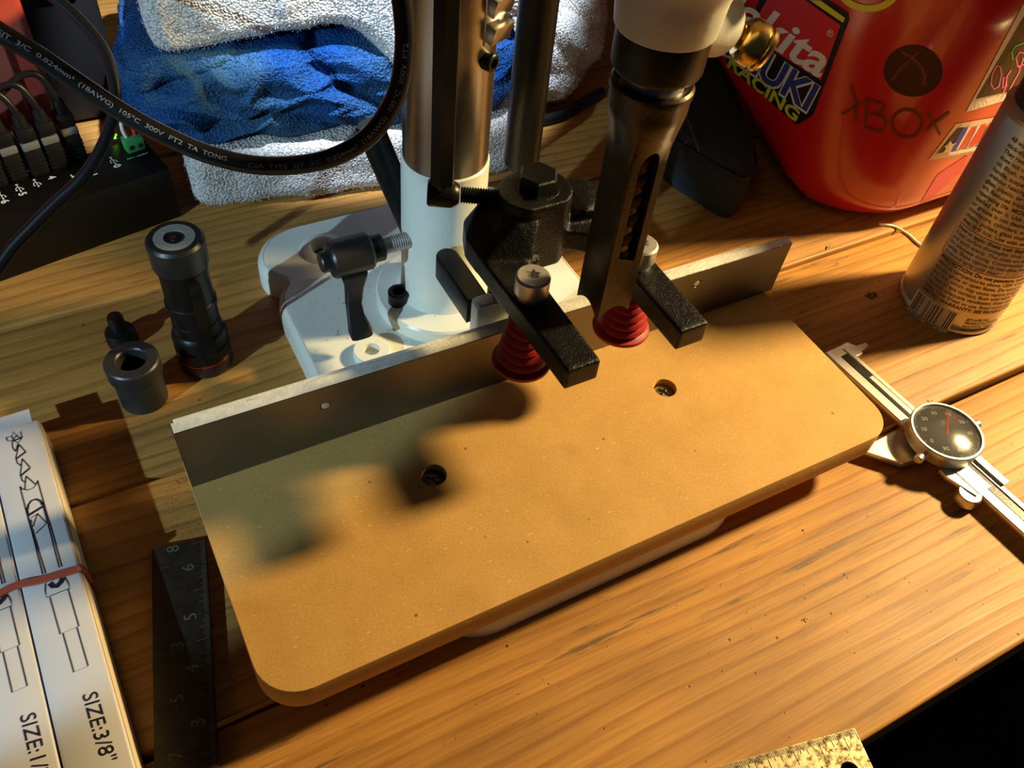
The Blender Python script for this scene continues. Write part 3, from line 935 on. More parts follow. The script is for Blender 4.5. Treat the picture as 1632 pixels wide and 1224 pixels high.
# --- long rods hanging from the head
lathe('support_rod', [(0, 0.0945), (0.0078, 0.0945), (0.0098, 0.0975), (0.0100, 0.0985), (0.0100, 0.36), (0, 0.36)], (0.2197, 0.353, 0), (0, 0, 1), M_BLKOX, mor, 48)
p0 = at(586, 196, 0.125); p1 = Vector((0.178, 0.372, 0.019)) 
p1 = Vector((at(690, 430, 0.035).x, at(690, 430, 0.035).y, 0.032))
lathe('feed_lever_bar', [(0, 0), (0.0062, 0), (0.0074, 0.0014), (0.0076, 0.0024), (0.0076, (p1 - p0).length), (0, (p1 - p0).length)], p0, p1 - p0, M_BLKOX, mor, 40)
adopt(mor)

# ================================================================== FLASHLIGHT
fx, fy = 0.0303, 0.3658
fla = thing('flashlight', 'black metal flashlight standing upright on its head, red ring near the bottom', 'flashlight', (fx, fy, 0))
lathe('bezel', [(0, 0), (0.0138, 0), (0.0148, 0.0012), (0.0150, 0.003), (0.0150, 0.0085), (0.0143, 0.0090)], (fx, fy, 0), (0, 0, 1), M_BLKPL, fla)
lathe('red_ring', [(0.0143, 0.0088), (0.01475, 0.0091), (0.01475, 0.0102), (0.0143, 0.0106)], (fx, fy, 0), (0, 0, 1), mat('red_anodised', (0.45, 0.03, 0.02), 0.35, 0.6), fla)
lathe('body', [(0.0143, 0.0104), (0.0149, 0.0110), (0.0149, 0.0185), (0.0142, 0.0190), (0.0142, 0.0200), (0.0148, 0.0206), (0.0148, 0.0250), (0.0140, 0.0275), (0.0128, 0.0290), (0.0126, 0.0360), (0.0121, 0.0364), (0.0121, 0.0376), (0.0126, 0.0380), (0.0126, 0.046), (0.0134, 0.0470), (0.0134, 0.0505), (0.0126, 0.0512), (0.0124, 0.070), (0.0128, 0.0715), (0.0128, 0.0735), (0.0136, 0.0745), (0.0139, 0.0755)], (fx, fy, 0), (0, 0, 1), M_BLKOX, fla)
lathe('tail_cap', [(0.0139, 0.0753), (0.0143, 0.0762), (0.0143, 0.0900), (0.0130, 0.0916), (0.0100, 0.0916), (0.0100, 0.0914)], (fx, fy, 0), (0, 0, 1), M_BLKPL, fla)
lathe('magnet_ring', [(0.0101, 0.0912), (0.0101, 0.0918), (0.0052, 0.0918), (0.0052, 0.0910)], (fx, fy, 0), (0, 0, 1), mat('grey_magnet', (0.30, 0.27, 0.25), 0.6, 0, 0.3, 800), fla)
lathe('contact_recess', [(0.0052, 0.0912), (0.0024, 0.0908), (0.0022, 0.0914), (0, 0.0914)], (fx, fy, 0), (0, 0, 1), M_BLKPL, fla)
box('gold_contact', (fx, fy, 0.0916), (0.0018, 0.0016, 0.0006), M_BRASS, fla, rot=Matrix.Rotation(0.5, 3, 'Z'))
dcl = Vector((0.12, -1, 0)).normalized(); sx_ = Vector((-dcl.y, dcl.x, 0))
clp = [(0.0125, 0.071), (0.0165, 0.0715), (0.0180, 0.068), (0.0172, 0.060), (0.0158, 0.045), (0.0150, 0.030), (0.0158, 0.0235), (0.0175, 0.0195)]
vs = []; fs = []
for (r, z) in clp:
    c = Vector((fx, fy, z)) + dcl * r
    for (sx, so) in ((-1, 0), (1, 0), (1, -0.0011), (-1, -0.0011)):
        vs.append(c + sx_ * sx * 0.0030 + dcl * so)
for i in range(len(clp) - 1):
    for k in range(4): l = (k + 1) % 4; fs.append((i * 4 + k, i * 4 + l, (i + 1) * 4 + l, (i + 1) * 4 + k))
fs += [(0, 1, 2, 3), tuple((len(clp) - 1) * 4 + k for k in range(4))]
mesh('pocket_clip', vs, fs, M_BLKOX, fla, 30)
adopt(fla)

# ================================================================== BUSHING + SMALL SPIGOT
bx, by = -0.0075, 0.3520
bu = lathe('bushing', [(0.0074, 0.0005), (0.0118, 0), (0.0124, 0.0006), (0.0124, 0.0205), (0.0134, 0.0212), (0.0140, 0.0222), (0.0140, 0.0308), (0.0132, 0.0318), (0.0082, 0.0318), (0.0074, 0.0310), (0.0074, 0.0005)], (bx, by, 0), (0, 0, 1), mat('dull_black_steel', (0.040, 0.040, 0.042), 0.42, 0.5, 0.12, 500, 0.15, 60), None, 56)
tag(bu, 'black steel flanged bushing with open bore standing on the bench', 'bushing')
sp = lathe('steel_spigot', [(0, 0), (0.0078, 0), (0.0084, 0.0006), (0.0084, 0.0085), (0.0076, 0.0100), (0.0056, 0.0104), (0.0044, 0.0112), (0.0044, 0.0200), (0.0038, 0.0212), (0, 0.0216)], (-0.0090, 0.3990, 0), (0, 0, 1), M_BLKOX, None, 40)
tag(sp, 'small black steel spigot with stepped pin, behind the open bushing', 'spigot')

# ================================================================== CALIPER
uc = Vector((0.075, -0.997, 0)).normalized(); vc = Vector((-uc.y, uc.x, 0))   # u along beam (towards camera), v to the right (+x)
CO = Vector((0.3858, 0.1360, 0))
cal = thing('dial_caliper', 'steel dial caliper with round black dial lying beside the table board', 'caliper', CO)


def cq(u, v, z): return CO + uc * u + vc * v + Vector((0, 0, z))


def cal_prism(name, pts, z0, z1, m, par, bev=0.0003):
    me = prism_mesh(pts, [], z0, z1, bev)
    me.transform(Matrix(((uc.x, vc.x, 0, CO.x), (uc.y, vc.y, 0, CO.y), (0, 0, 1, 0), (0, 0, 0, 1))))
    b_ = bmesh.new(); b_.from_mesh(me); bmesh.ops.recalc_face_normals(b_, faces=b_.faces); b_.to_mesh(me); b_.free()
    return put(name, me, m, par, 35)


beam = cal_prism('beam', [(-0.083, -0.0080), (0.145, -0.0080), (0.145, 0.0080), (-0.083, 0.0080)], 0.0045, 0.0078, M_SATIN, cal)
cal_prism('rail', [(-0.083, -0.0080), (0.145, -0.0080), (0.145, -0.0018), (-0.083, -0.0018)], 0.0078, 0.0086, M_SATIN, beam)
cal_prism('rail', [(-0.080, 0.0050), (0.145, 0.0050), (0.145, 0.0080), (-0.080, 0.0080)], 0.0078, 0.0086, M_SATIN, beam)
cal_prism('gear_rack', [(-0.076, -0.0012), (0.14, -0.0012), (0.14, 0.0042), (-0.076, 0.0042)], 0.0078, 0.0080, M_BLKOX, beam)
cal_prism('rack_cover', [(-0.055, 0.0012), (0.0, 0.0012), (0.0, 0.0046), (-0.055, 0.0046)], 0.0080, 0.0085, M_SATIN, beam)
cal_prism('fixed_jaw', [(-0.0835, 0.0078), (-0.0835, -0.0300), (-0.0815, -0.046), (-0.0785, -0.046), (-0.0720, -0.0200), (-0.0720, 0.0078), (-0.0720, 0.0150), (-0.0740, 0.0155), (-0.0750, 0.0235), (-0.0775, 0.0240), (-0.0785, 0.0160), (-0.0835, 0.0130)], 0.0040, 0.0070, M_SATIN, cal)
cal_prism('sliding_jaw', [(-0.0125, -0.0075), (-0.0185, -0.0160), (-0.0195, -0.0420), (-0.0175, -0.0440), (0.0000, -0.0300), (0.0040, -0.0130), (0.0060, -0.0100), (0.012, -0.0100), (0.012, 0.0105), (-0.0130, 0.0105), (-0.0150, 0.0130), (-0.0180, 0.0230), (-0.0205, 0.0230), (-0.0215, 0.0130), (-0.0215, 0.0085), (-0.0125, 0.0085)], 0.0036, 0.0074, M_SATIN, cal)
cal_prism('jaw_plate', [(-0.0215, -0.0100), (-0.0060, -0.0100), (-0.0060, -0.0050), (-0.0215, -0.0050)], 0.0074, 0.0098, M_SATIN, cal)
cal_prism('slide_cover', [(-0.0160, -0.0100), (0.036, -0.0100), (0.036, 0.0000), (-0.0160, 0.0000)], 0.0086, 0.0100, M_SATIN, cal)
cal_prism('slide_rail', [(-0.0200, 0.0072), (0.0390, 0.0072), (0.0390, 0.0120), (-0.0200, 0.0120)], 0.0080, 0.0104, M_SATIN, cal)
cal_prism('thumb_rest', [(0.0120, -0.0105), (0.0360, -0.0105), (0.0360, -0.0125), (0.0200, -0.0170), (0.0140, -0.0170)], 0.0065, 0.0098, M_SATIN, cal)
DR = 0.0208; DC = cq(0, 0, 0)
lathe('dial_case', [(0.0, 0.0095), (DR - 0.0025, 0.0095), (DR - 0.0005, 0.0105), (DR - 0.0002, 0.0150), (DR, 0.0158), (DR, 0.0188), (DR - 0.0006, 0.0194), (DR - 0.0016, 0.0194), (DR - 0.0020, 0.0180)], DC, (0, 0, 1), M_SATIN, cal, 72)
DRF = DR - 0.0020; Zd = 0.0176
dface = lathe('dial_face', [(0, Zd), (DRF, Zd)], DC, (0, 0, 1), mat('dial_black', (0.035, 0.033, 0.03), 0.45), cal, 64)
pr = Print2D()
for k in range(100):
    a = 2 * PI * k / 100; r1 = DRF * 0.985; r0 = DRF * (0.86 if k % 10 == 0 else 0.90 if k % 5 == 0 else 0.93)
    pr.add(ribbon_vf([(r0 * math.cos(a), r0 * math.sin(a)), (r1 * math.cos(a), r1 * math.sin(a))], 0.00022))
for k in range(10):
    # scale 0..90 going clockwise with 0 at the lower left
    z0_ = at(1490, 700, Zd) - DC; a = math.atan2(z0_.y, z0_.x) - math.radians(36 * k)
    th_ = text_vf(str(k * 10), 0.0036, 0.0, 'CENTER')
    cx, cy = DRF * 0.70 * math.cos(a), DRF * 0.70 * math.sin(a)
    rt = math.radians(-28)
    pr.add(th_, lambda x, y, cx=cx, cy=cy, rt=rt: (cx + x * math.cos(rt) - (y - 0.0012) * math.sin(rt), cy + x * math.sin(rt) + (y - 0.0012) * math.cos(rt)))
pr.build('dial_numerals', lambda x, y: DC + Vector((x, y, Zd + 0.00015)), M_INKW, dface)
nd = Print2D(); nw_ = at(1508, 659, Zd) - DC; na = math.atan2(nw_.y, nw_.x)
nd.poly([(-0.0007, -0.003), (0.0007, -0.003), (0.00025, DRF * 0.85), (-0.00025, DRF * 0.85)])
ca_, sa_ = math.cos(na - PI / 2), math.sin(na - PI / 2)
nd.build('needle', lambda x, y: DC + Vector((x * ca_ - y * sa_, x * sa_ + y * ca_, Zd + 0.0005)), flat('needle_red', (0.5, 0.05, 0.03)), dface)
tg = NT('dial_glass'); tg.set(Base_Color=(1, 1, 1, 1), Roughness=0.16, IOR=1.45); tg.b.inputs['Transmission Weight'].default_value = 1.0
lathe('dial_crystal', [(DRF * i / 10, 0.0183 + 0.0028 * (1 - (i / 10) ** 2)) for i in range(11)], DC, (0, 0, 1), tg.m, cal, 64)
for (u, v, s) in ((0.0070, -1, 1), (0.0080, 1, 1)):
    d = (vc * v + uc * 0.15).normalized()
    cyl('bezel_screw', DC + d * (DR - 0.001) + Vector((0, 0, 0.0135)), d, 0.0026, 0.0075, M_SATIN, cal)
tw = DC + uc * 0.0330 - vc * 0.0135
vs = []; fs = []; n = 60
for (r, h) in ((0.0, 0.002), (0.0060, 0.002), (0.0066, 0.0028), (0.0066, 0.0082), (0.0060, 0.0092), (0.0045, 0.0090), (0.0, 0.0088)):
    for i in range(n):
        a = 2 * PI * i / n; rr = r * (1 + (0.02 if i % 2 else -0.02) * (1 if r > 0.0062 else 0))
        vs.append(tw + Vector((rr * math.cos(a), rr * math.sin(a), h)))
for q in range(6):
    for i in range(n): j = (i + 1) % n; fs.append((q * n + i, q * n + j, (q + 1) * n + j, (q + 1) * n + i))
mesh('thumbwheel', vs, fs, M_SATIN, cal, 35)
pr = Print2D()
for k in range(70):
    u = -0.08 + k * 0.00127 * 1.0
    L = 0.0032 if k % 10 == 0 else 0.0016
    pr.add(ribbon_vf([(u, -0.0032 - L / 2), (u, -0.0032 + L / 2 * 0.2)], 0.00015))
pr.build('scale_marks', lambda x, y: cq(x, y, 0.00865), M_INK, beam)
adopt(cal)

st_ = [at(1401, 357, 0.0016), at(1412, 358, 0.0012), at(1428, 362, 0.0010), at(1448, 374, 0.0012), at(1464, 388, 0.0014), at(1490, 405, 0.0012)]
ws = tube('plastic_strip', st_, 0.0010, mat('white_plastic', (0.75, 0.72, 0.66), 0.4), None, 8, 6)
tag(ws, 'thin white plastic strip on the bench under the red container', 'strip')
for k, (px_, py_, lb) in enumerate(((1324, 394, 'small pale wood shaving on the bench behind the fence end'), (700, 503, 'tiny curled metal chip on the white column flange'))):
    z_ = 0.0285 if k else 0.0008
    c_ = at(px_, py_, z_)
    o = tube('curled_shaving', [c_ + Vector((0.0028 * math.cos(a), 0.0022 * math.sin(a), 0.0008 * math.sin(a * 2) + 0.0006)) for a in [0.3 + 0.35 * i for i in range(10)]], 0.0004, mat('shaving_%d' % k, (0.55, 0.38, 0.18) if k == 0 else (0.12, 0.09, 0.05), 0.6), None, 6)
    tag(o, lb, 'shaving')

# ================================================================== STEEL RULER (left) and SQUARE (bottom right)
rz = 0.0042
ra, rb, rc_, rd = at(244, 872, rz), at(328, 858, rz), at(348, 1224, rz), at(249, 1224, rz)
ey = (Vector(((rb + ra) / 2)) - (rc_ + rd) / 2).normalized(); ex = Vector((ey.y, -ey.x, 0))
RO = rb.copy(); RW = 0.0250; RL = 0.19
ru = thing('steel_ruler', 'dark blued steel ruler blade with engraved inch marks, left of the table board', 'ruler', RO - ey * 0.09 - Vector((0, 0, rz)))


def rq(u, v, z=rz): return Vector((RO.x, RO.y, 0)) + ex * (-u) + ey * (-v) + Vector((0, 0, z))


bm = bmesh.new()
bm_box(bm, rq(RW / 2, RL / 2, rz / 2 + 0.0009), (RW, RL, rz - 0.0018), rot=Matrix((( ex.x, ey.x, 0), (ex.y, ey.y, 0), (0, 0, 1))), bev=0.0003)
bl = frombm('blade', bm, M_RULER, ru)
box('blade_rest', rq(RW / 2, RL - 0.03, 0.0012), (0.02, 0.02, 0.0021), M_RULER, ru)
pr = Print2D()
inch = 0.0254
k6 = 0.0140
for k in range(-17, 190):
    v = k6 + k * inch / 32
    if v < 0.001 or v > RL: continue
    L = 0.0090 if k % 32 == 0 else 0.0062 if k % 16 == 0 else 0.0042 if k % 8 == 0 else 0.0030 if k % 4 == 0 else 0.0019
    st_ = 0.0006 if k % 32 else 0.0040
    pr.add(ribbon_vf([(st_, v), (st_ + L - (0.003 if k % 32 == 0 else 0), v + 0.0004)], 0.00020))
for k in range(0, 150):
    v = 0.012 + k * inch / 20
    if v > RL: continue
    L = 0.0075 if k % 20 == 0 else 0.005 if k % 10 == 0 else 0.0028
    pr.add(ribbon_vf([(RW - 0.001, v), (RW - 0.001 - L, v)], 0.00014))


def rtext(s, px, py, size):
    w_ = at(px, py, rz) - Vector((RO.x, RO.y, rz)); u, v = -w_.dot(ex), -w_.dot(ey)
    pr.add(text_vf(s, size, 0.0, 'CENTER'), lambda x, y: (u + y - size * 0.35, v - x))


for s_t in (('6', 299, 905), ('5', 303, 983), ('4', 305, 1066), ('3', 315, 1152), ('8', 275, 875), ('3', 282, 1029), ('5', 281, 1114), ('7', 280, 1205)):
    rtext(s_t[0], s_t[1], s_t[2], 0.0080)
pr.build('engraved_marks', lambda x, y: rq(x, y, rz + 0.00012), flat('scribe_light', (0.12, 0.105, 0.08), 0.5), bl)
adopt(ru)

sz = 0.0022
A_, B_, C_ = at(1362, 1160, sz), at(1396, 1224, sz), at(1135, 1224, sz)
ex2 = (C_ - A_).normalized(); ey2 = Vector((ex2.y, -ex2.x, 0))
if ey2.dot(B_ - A_) < 0: ey2 = -ey2


def sq(u, v, z=sz): return Vector((A_.x, A_.y, 0)) + ex2 * u + ey2 * v + Vector((0, 0, z))


sqr = thing('machinist_square', 'worn brassy steel square blade with etched scale and round hole, at the bench edge', 'square', sq(0.06, 0.02, 0))
me = prism_mesh([(0, 0), (0.15, 0), (0.15, 0.030), (0.0015, 0.030)], [circ(0.0118, 0.0190 - 0.0025, 0.0042, 28)], 0.0002, sz, 0.0002)
me.transform(Matrix(((ex2.x, ey2.x, 0, A_.x), (ex2.y, ey2.y, 0, A_.y), (0, 0, 1, 0), (0, 0, 0, 1))))
b_ = bmesh.new(); b_.from_mesh(me); bmesh.ops.recalc_face_normals(b_, faces=b_.faces); b_.to_mesh(me); b_.free()
sb = put('blade', me, M_SQUARE, sqr, 35)
pr = Print2D()
for k in range(1, 90):
    u = k * inch / 32; L = 0.0085 if k % 16 == 9 else 0.0052 if k % 8 == 1 else 0.0042 if k % 4 == 1 else 0.0027
    pr.add(ribbon_vf([(u, 0.0002), (u, L)], 0.00024))
for s, u in (('9', 0.0278), ('1', 0.0232)):
    pr.add(text_vf(s, 0.0062, 0, 'CENTER'), lambda x, y, u=u: (u - x, 0.0155 - y))
pr.build('etched_scale', lambda x, y: sq(x, y, sz + 0.0001), flat('etch_dark', (0.05, 0.03, 0.015), 0.6), sb)
adopt(sqr)

# ================================================================== CARD BOXES WITH BIT DRAWINGS
HZ = 0.022
q0, q1 = at(61, 667, HZ), at(217, 1224, HZ)
by_ = (q0 - q1).normalized(); bx_ = Vector((by_.y, -by_.x, 0))
s0 = at(0, 767, HZ); s1 = at(109, 1224, HZ)
wbox = abs((at(62, 1029, HZ) - q1).dot(bx_))


def bq(u, v, z):  # u to the left from right edge, v towards camera from back end
    return Vector((q0.x, q0.y, 0)) - bx_ * u - by_ * v + Vector((0, 0, z))


M_SHIFT = None
drawing = []


def P2(x, y): return (x * 0.27778, 620 + y * 0.27778)


def P3(x, y): return (x * 0.24833, 920 + y * 0.24833)


def to_uv(p):
    w_ = at(p[0], p[1], HZ) - Vector((q0.x, q0.y, HZ))
    return (-w_.dot(bx_), -w_.dot(by_))


L2 = [[(35, 280), (68, 272), (75, 245), (95, 268), (118, 243), (128, 280), (105, 310), (80, 297), (45, 298), (35, 280)], [(68, 272), (80, 297)], [(95, 268), (78, 290)], [(95, 268), (125, 285)], [(72, 300), (72, 330), (80, 348), (95, 358)], [(105, 310), (90, 360)],
      [(110, 318), (150, 362)], [(110, 318), (92, 395), (100, 425), (122, 440)], [(128, 400), (175, 452)], [(128, 400), (118, 490), (128, 525), (145, 535)], [(150, 500), (208, 550)], [(150, 500), (143, 578)],
      [(115, 560), (130, 575), (160, 580), (190, 570), (208, 550), (217, 525)], [(115, 560), (245, 1065)], [(150, 690), (262, 1060)], [(217, 525), (355, 1020)], [(245, 660), (340, 1025)],
      [(158, 690), (168, 730)], [(180, 740), (215, 715), (268, 770), (205, 830)], [(215, 715), (190, 790), (178, 750)]]
T2 = [([(75, 298), (122, 282)], 9), ([(95, 400), (148, 362)], 10), ([(118, 500), (172, 455)], 10), ([(160, 690), (163, 665), (180, 642), (208, 632), (232, 642), (245, 665)], 9), ([(170, 722), (244, 676)], 13), ([(148, 683), (158, 695)], 9), ([(240, 652), (252, 660)], 9), ([(285, 1115), (305, 1132), (330, 1130), (352, 1105), (360, 1085)], 22)]
L3 = [[(292, 40), (290, 90), (300, 130), (447, 72), (440, 40), (415, 0)], [(320, 128), (388, 365), (508, 315), (438, 78)], [(405, 360), (475, 610), (567, 570), (495, 322)]]
dr = Print2D(); W0 = 0.00040
for pl in L2: dr.add(ribbon_vf([to_uv(P2(*p)) for p in pl], W0))
for pl, wd_ in T2: dr.add(ribbon_vf([to_uv(P2(*p)) for p in pl], W0 * wd_ / 4.0))
for pl in L3: dr.add(ribbon_vf([to_uv(P3(*p)) for p in pl], W0))
o3, e3, c3 = to_uv(P3(527, 752)), to_uv(P3(655, 1195)), to_uv(P3(622, 724))
tv, tf = text_vf('SIZE:3/8"', 1.0); tw_ = max(p[0] for p in tv); thh = 0.69


def size_map(x, y):
    return (o3[0] + (e3[0] - o3[0]) * x / tw_ + (c3[0] - o3[0]) * y / thh, o3[1] + (e3[1] - o3[1]) * x / tw_ + (c3[1] - o3[1]) * y / thh)


dr2 = Print2D(); dr2.v = list(dr.v); dr2.f = list(dr.f)
dr.add((tv, tf), size_map)
tv2, tf2 = text_vf('SIZE:1/2"', 1.0)
dr2.add((tv2, tf2), size_map)
shift = (to_uv(P3(80, 740))[0] - to_uv(P3(475, 610))[0], to_uv(P3(80, 740))[1] - to_uv(P3(475, 610))[1])

bw = 0.0242
labels = ['long white card box with auger drawing and SIZE:3/8", rightmost of three boxes', 'long white card box printed SIZE:1/, second from the right under the red band', 'plain long card box, only its pinkish edge showing in the bottom left corner']
offs = [(0.0, 0.0), (bw + 0.0004, shift[1] * 0.0 + 0.0), (2 * bw + 0.0008, 0.02)]
for k in range(3):
    u0, v0 = offs[k]
    o = thing('bit_box', labels[k], 'box', bq(u0 + bw / 2, 0.12 + v0, 0), 'banded white bit boxes')
    R3 = Matrix(((bx_.x, by_.x, 0), (bx_.y, by_.y, 0), (0, 0, 1)))
    bm = bmesh.new(); bm_box(bm, bq(u0 + bw / 2, 0.13 + v0, HZ / 2 + 0.0002), (bw - 0.0004, 0.26, HZ - 0.0004), rot=R3, bev=0.0011, seg=3)
    bd = frombm('carton', bm, M_PAPER if k < 2 else mat('pinkish_card', (0.74, 0.52, 0.42), 0.5), o)
    if k < 2:
        bm = bmesh.new(); bm_box(bm, bq(u0 + bw / 2 + 0.002, 0.13 + v0, HZ - 0.0004), (bw - 0.0045, 0.2596, 0.0007), rot=R3, bev=0.0002)
        frombm('lid_panel', bm, M_PAPER, o)
        (dr if k == 0 else dr2).build('printed_drawing', lambda x, y, k=k: bq(x + (0 if k == 0 else shift[0]), y + (0 if k == 0 else shift[1]), HZ + 0.0002), M_INK, o)
    if k == 0:
        bm = bmesh.new(); bm_box(bm, bq(u0 + bw / 2 + 0.0015, -0.0055, HZ - 0.0035), (bw - 0.004, 0.0125, 0.0006), rot=R3 @ Matrix.Rotation(-0.05, 3, 'X'))
        frombm('end_flap', bm, M_PAPER, o)
        bm = bmesh.new(); bm_box(bm, bq(-0.00010, 0.13, HZ / 2), (0.0003, 0.258, HZ - 0.003), rot=R3)
        frombm('side_panel', bm, M_KRAFT, o)
    adopt(o)
# rubber band around the boxes
b0 = to_uv((131, 905)); b1 = to_uv((0, 948))
z1 = HZ + 0.0009
pts = [bq(-0.0012, b0[1] - 0.0005, 0.002), bq(-0.0014, b0[1] - 0.0005, HZ * 0.6), bq(-0.0006, b0[1], HZ + 0.0002), bq(0.002, b0[1] + 0.0003, z1), bq(b1[0] * 0.5, b0[1] + (b1[1] - b0[1]) * 0.5, z1 + 0.0002), bq(b1[0], b1[1], z1), bq(0.068, b1[1] + 0.016, z1), bq(0.076, b1[1] + 0.018, HZ), bq(0.0762, b1[1] + 0.018, 0.002)]
pp = spline(pts, 6); vs = []; fs = []
for i, p in enumerate(pp):
    T = (pp[min(i + 1, len(pp) - 1)] - pp[max(i - 1, 0)]).normalized()
    n_ = (by_ - T * by_.dot(T)).normalized(); o_ = T.cross(n_)
    for (a, b) in ((-1, -1), (1, -1), (1, 1), (-1, 1)): vs.append(p + n_ * a * 0.0016 + o_ * b * 0.0006)
for i in range(len(pp) - 1):
    for k in range(4): l = (k + 1) % 4; fs.append((i * 4 + k, i * 4 + l, (i + 1) * 4 + l, (i + 1) * 4 + k))
bnd = mesh('rubber_band', vs, fs, M_BAND, None, 40)
tag(bnd, 'red rubber band stretched across the white card boxes', 'rubber band')


# ================================================================== USB HUB
HA = math.radians(11.3)
hu = Vector((math.cos(HA), math.sin(HA), 0)); hv = Vector((-hu.y, hu.x, 0))
HO = Vector((0.0496, 0.4995, 0)); HH = 0.0385; HD = 0.042; HLEN = 0.26
RH = Matrix(((hu.x, hv.x, 0), (hu.y, hv.y, 0), (0, 0, 1)))


def hq(u, v, z): return HO - hu * u + hv * v + Vector((0, 0, z))


hub = thing('usb_hub', 'black metal multi-port USB hub with numbered ports and green terminal block', 'usb hub', hq(HLEN / 2, HD / 2, 0))
bm = bmesh.new(); bm_box(bm, hq(HLEN / 2, HD / 2, HH / 2), (HLEN, HD, HH), rot=RH, bev=0.0012)
frombm('case', bm, M_HUB, hub)


def huv(px, py):
    w_ = at(px, py, HH) - HO; return (-w_.dot(hu), w_.dot(hv))


def trident(pr, c, s, ang):
    ca, sa = math.cos(ang), math.sin(ang)
    def tr(x, y): return (c[0] + (x * ca - y * sa) * s, c[1] + (x * sa + y * ca) * s)
    pr.add(ribbon_vf([tr(-1, 0), tr(1, 0)], s * 0.16)); pr.poly([tr(*p) for p in circ(-1, 0, 0.24, 8)])
    pr.poly([tr(1, 0.2), tr(1.4, 0), tr(1, -0.2)])
    pr.add(ribbon_vf([tr(-0.5, 0), tr(0, 0.5), tr(0.5, 0.5)], s * 0.14)); pr.poly([tr(*p) for p in circ(0.55, 0.5, 0.18, 8)])
    pr.add(ribbon_vf([tr(-0.2, 0), tr(0.3, -0.5), tr(0.6, -0.5)], s * 0.14)); pr.poly([tr(*p) for p in circ(0.65, -0.5, 0.18, 8)])


pr = Print2D()
da = huv(180, 250); db = huv(188, 270)
for (px, py, s, tri) in ((180, 256, '0', 1), (143, 270, '1', 1), (120, 280, '.2', 0), (83, 283, '4', 0), (58, 292, '', 1), (30, 300, '5', 1), (2, 312, '6', 1), (-22, 322, '7', 1)):
    c = huv(px, py)
    if tri: trident(pr, c, 0.0036, math.radians(-90))
    if s:
        u, v = (c[0], c[1] - 0.0068) if tri else c
        pr.add(text_vf(s, 0.0062, 0.0002, 'CENTER'), lambda x, y, u=u, v=v: (u - y + 0.0022, v - x))
c = huv(165, 231); pr.add(ribbon_vf([(c[0] + 0.003, c[1] - 0.001), (c[0] - 0.003, c[1] + 0.0005)], 0.0005))
pr.add(text_vf('INPUT  OUTPUT', 0.0019, 0, 'CENTER'), lambda x, y, c=huv(220, 250): (c[0] - x, c[1] + y))
pr.build('port_labels', lambda x, y: hq(x, y, HH + 0.0002), M_INKW, hub)
# green terminal block with wires, status LED
tc = huv(216, 238)
tb = prism_mesh([(tc[0] - 0.0062, tc[1] - 0.0030), (tc[0] + 0.0056, tc[1] - 0.0030), (tc[0] + 0.0056, tc[1] + 0.0060), (tc[0] - 0.0062, tc[1] + 0.0060)], [], 0, 0.001)
bm = bmesh.new(); bm_box(bm, hq(tc[0], tc[1] + 0.001, HH + 0.0045), (0.0118, 0.0085, 0.009), rot=RH, bev=0.0008)
gt = frombm('terminal_block', bm, M_GREEN, hub)
for s in (-1, 1):
    cyl('terminal_port', hq(tc[0] + s * 0.0028, tc[1] - 0.0031, HH + 0.0040), -hv, 0.0016, 0.0004, M_BLKPL, gt, 0.0001, 16)
w0 = hq(tc[0] + 0.0028, tc[1] + 0.002, HH + 0.0085); w1 = hq(tc[0] - 0.0028, tc[1] + 0.002, HH + 0.0085)
tube('white_wire', [w0, w0 + Vector((-0.001, 0.001, 0.005)), w0 + Vector((-0.0005, 0.003, 0.009)), w0 + Vector((0.002, 0.005, 0.013))], 0.0013, mat('ivory_wire', (0.75, 0.68, 0.52), 0.5), gt, 10, 4)
tube('red_wire', [w1, w1 + Vector((0, 0.001, 0.004)), w1 + Vector((0, 0.002, 0.008))], 0.0014, mat('red_wire_jacket', (0.55, 0.03, 0.02), 0.4), gt, 10, 4)
tube('white_wire', [w1 + Vector((0, 0.002, 0.0078)), w1 + Vector((0, 0.0022, 0.0105))], 0.0012, mat('ivory_wire2', (0.75, 0.68, 0.52), 0.5), gt, 10, 0)
lc = huv(183, 219)
lathe('status_led', [(0.0018, 0), (0.0018, 0.0016), (0.0012, 0.0028), (0, 0.0032)], hq(lc[0], lc[1], HH), (0, 0, 1), flat('led_green', (0.25, 1.0, 0.02), 0.4, 2.0), hub, 16)
box('port_block', hq(lc[0] - 0.0022, lc[1] - 0.004, HH + 0.001), (0.004, 0.003, 0.003), mat('teal_part', (0.01, 0.05, 0.05), 0.4), hub, rot=RH)
adopt(hub)

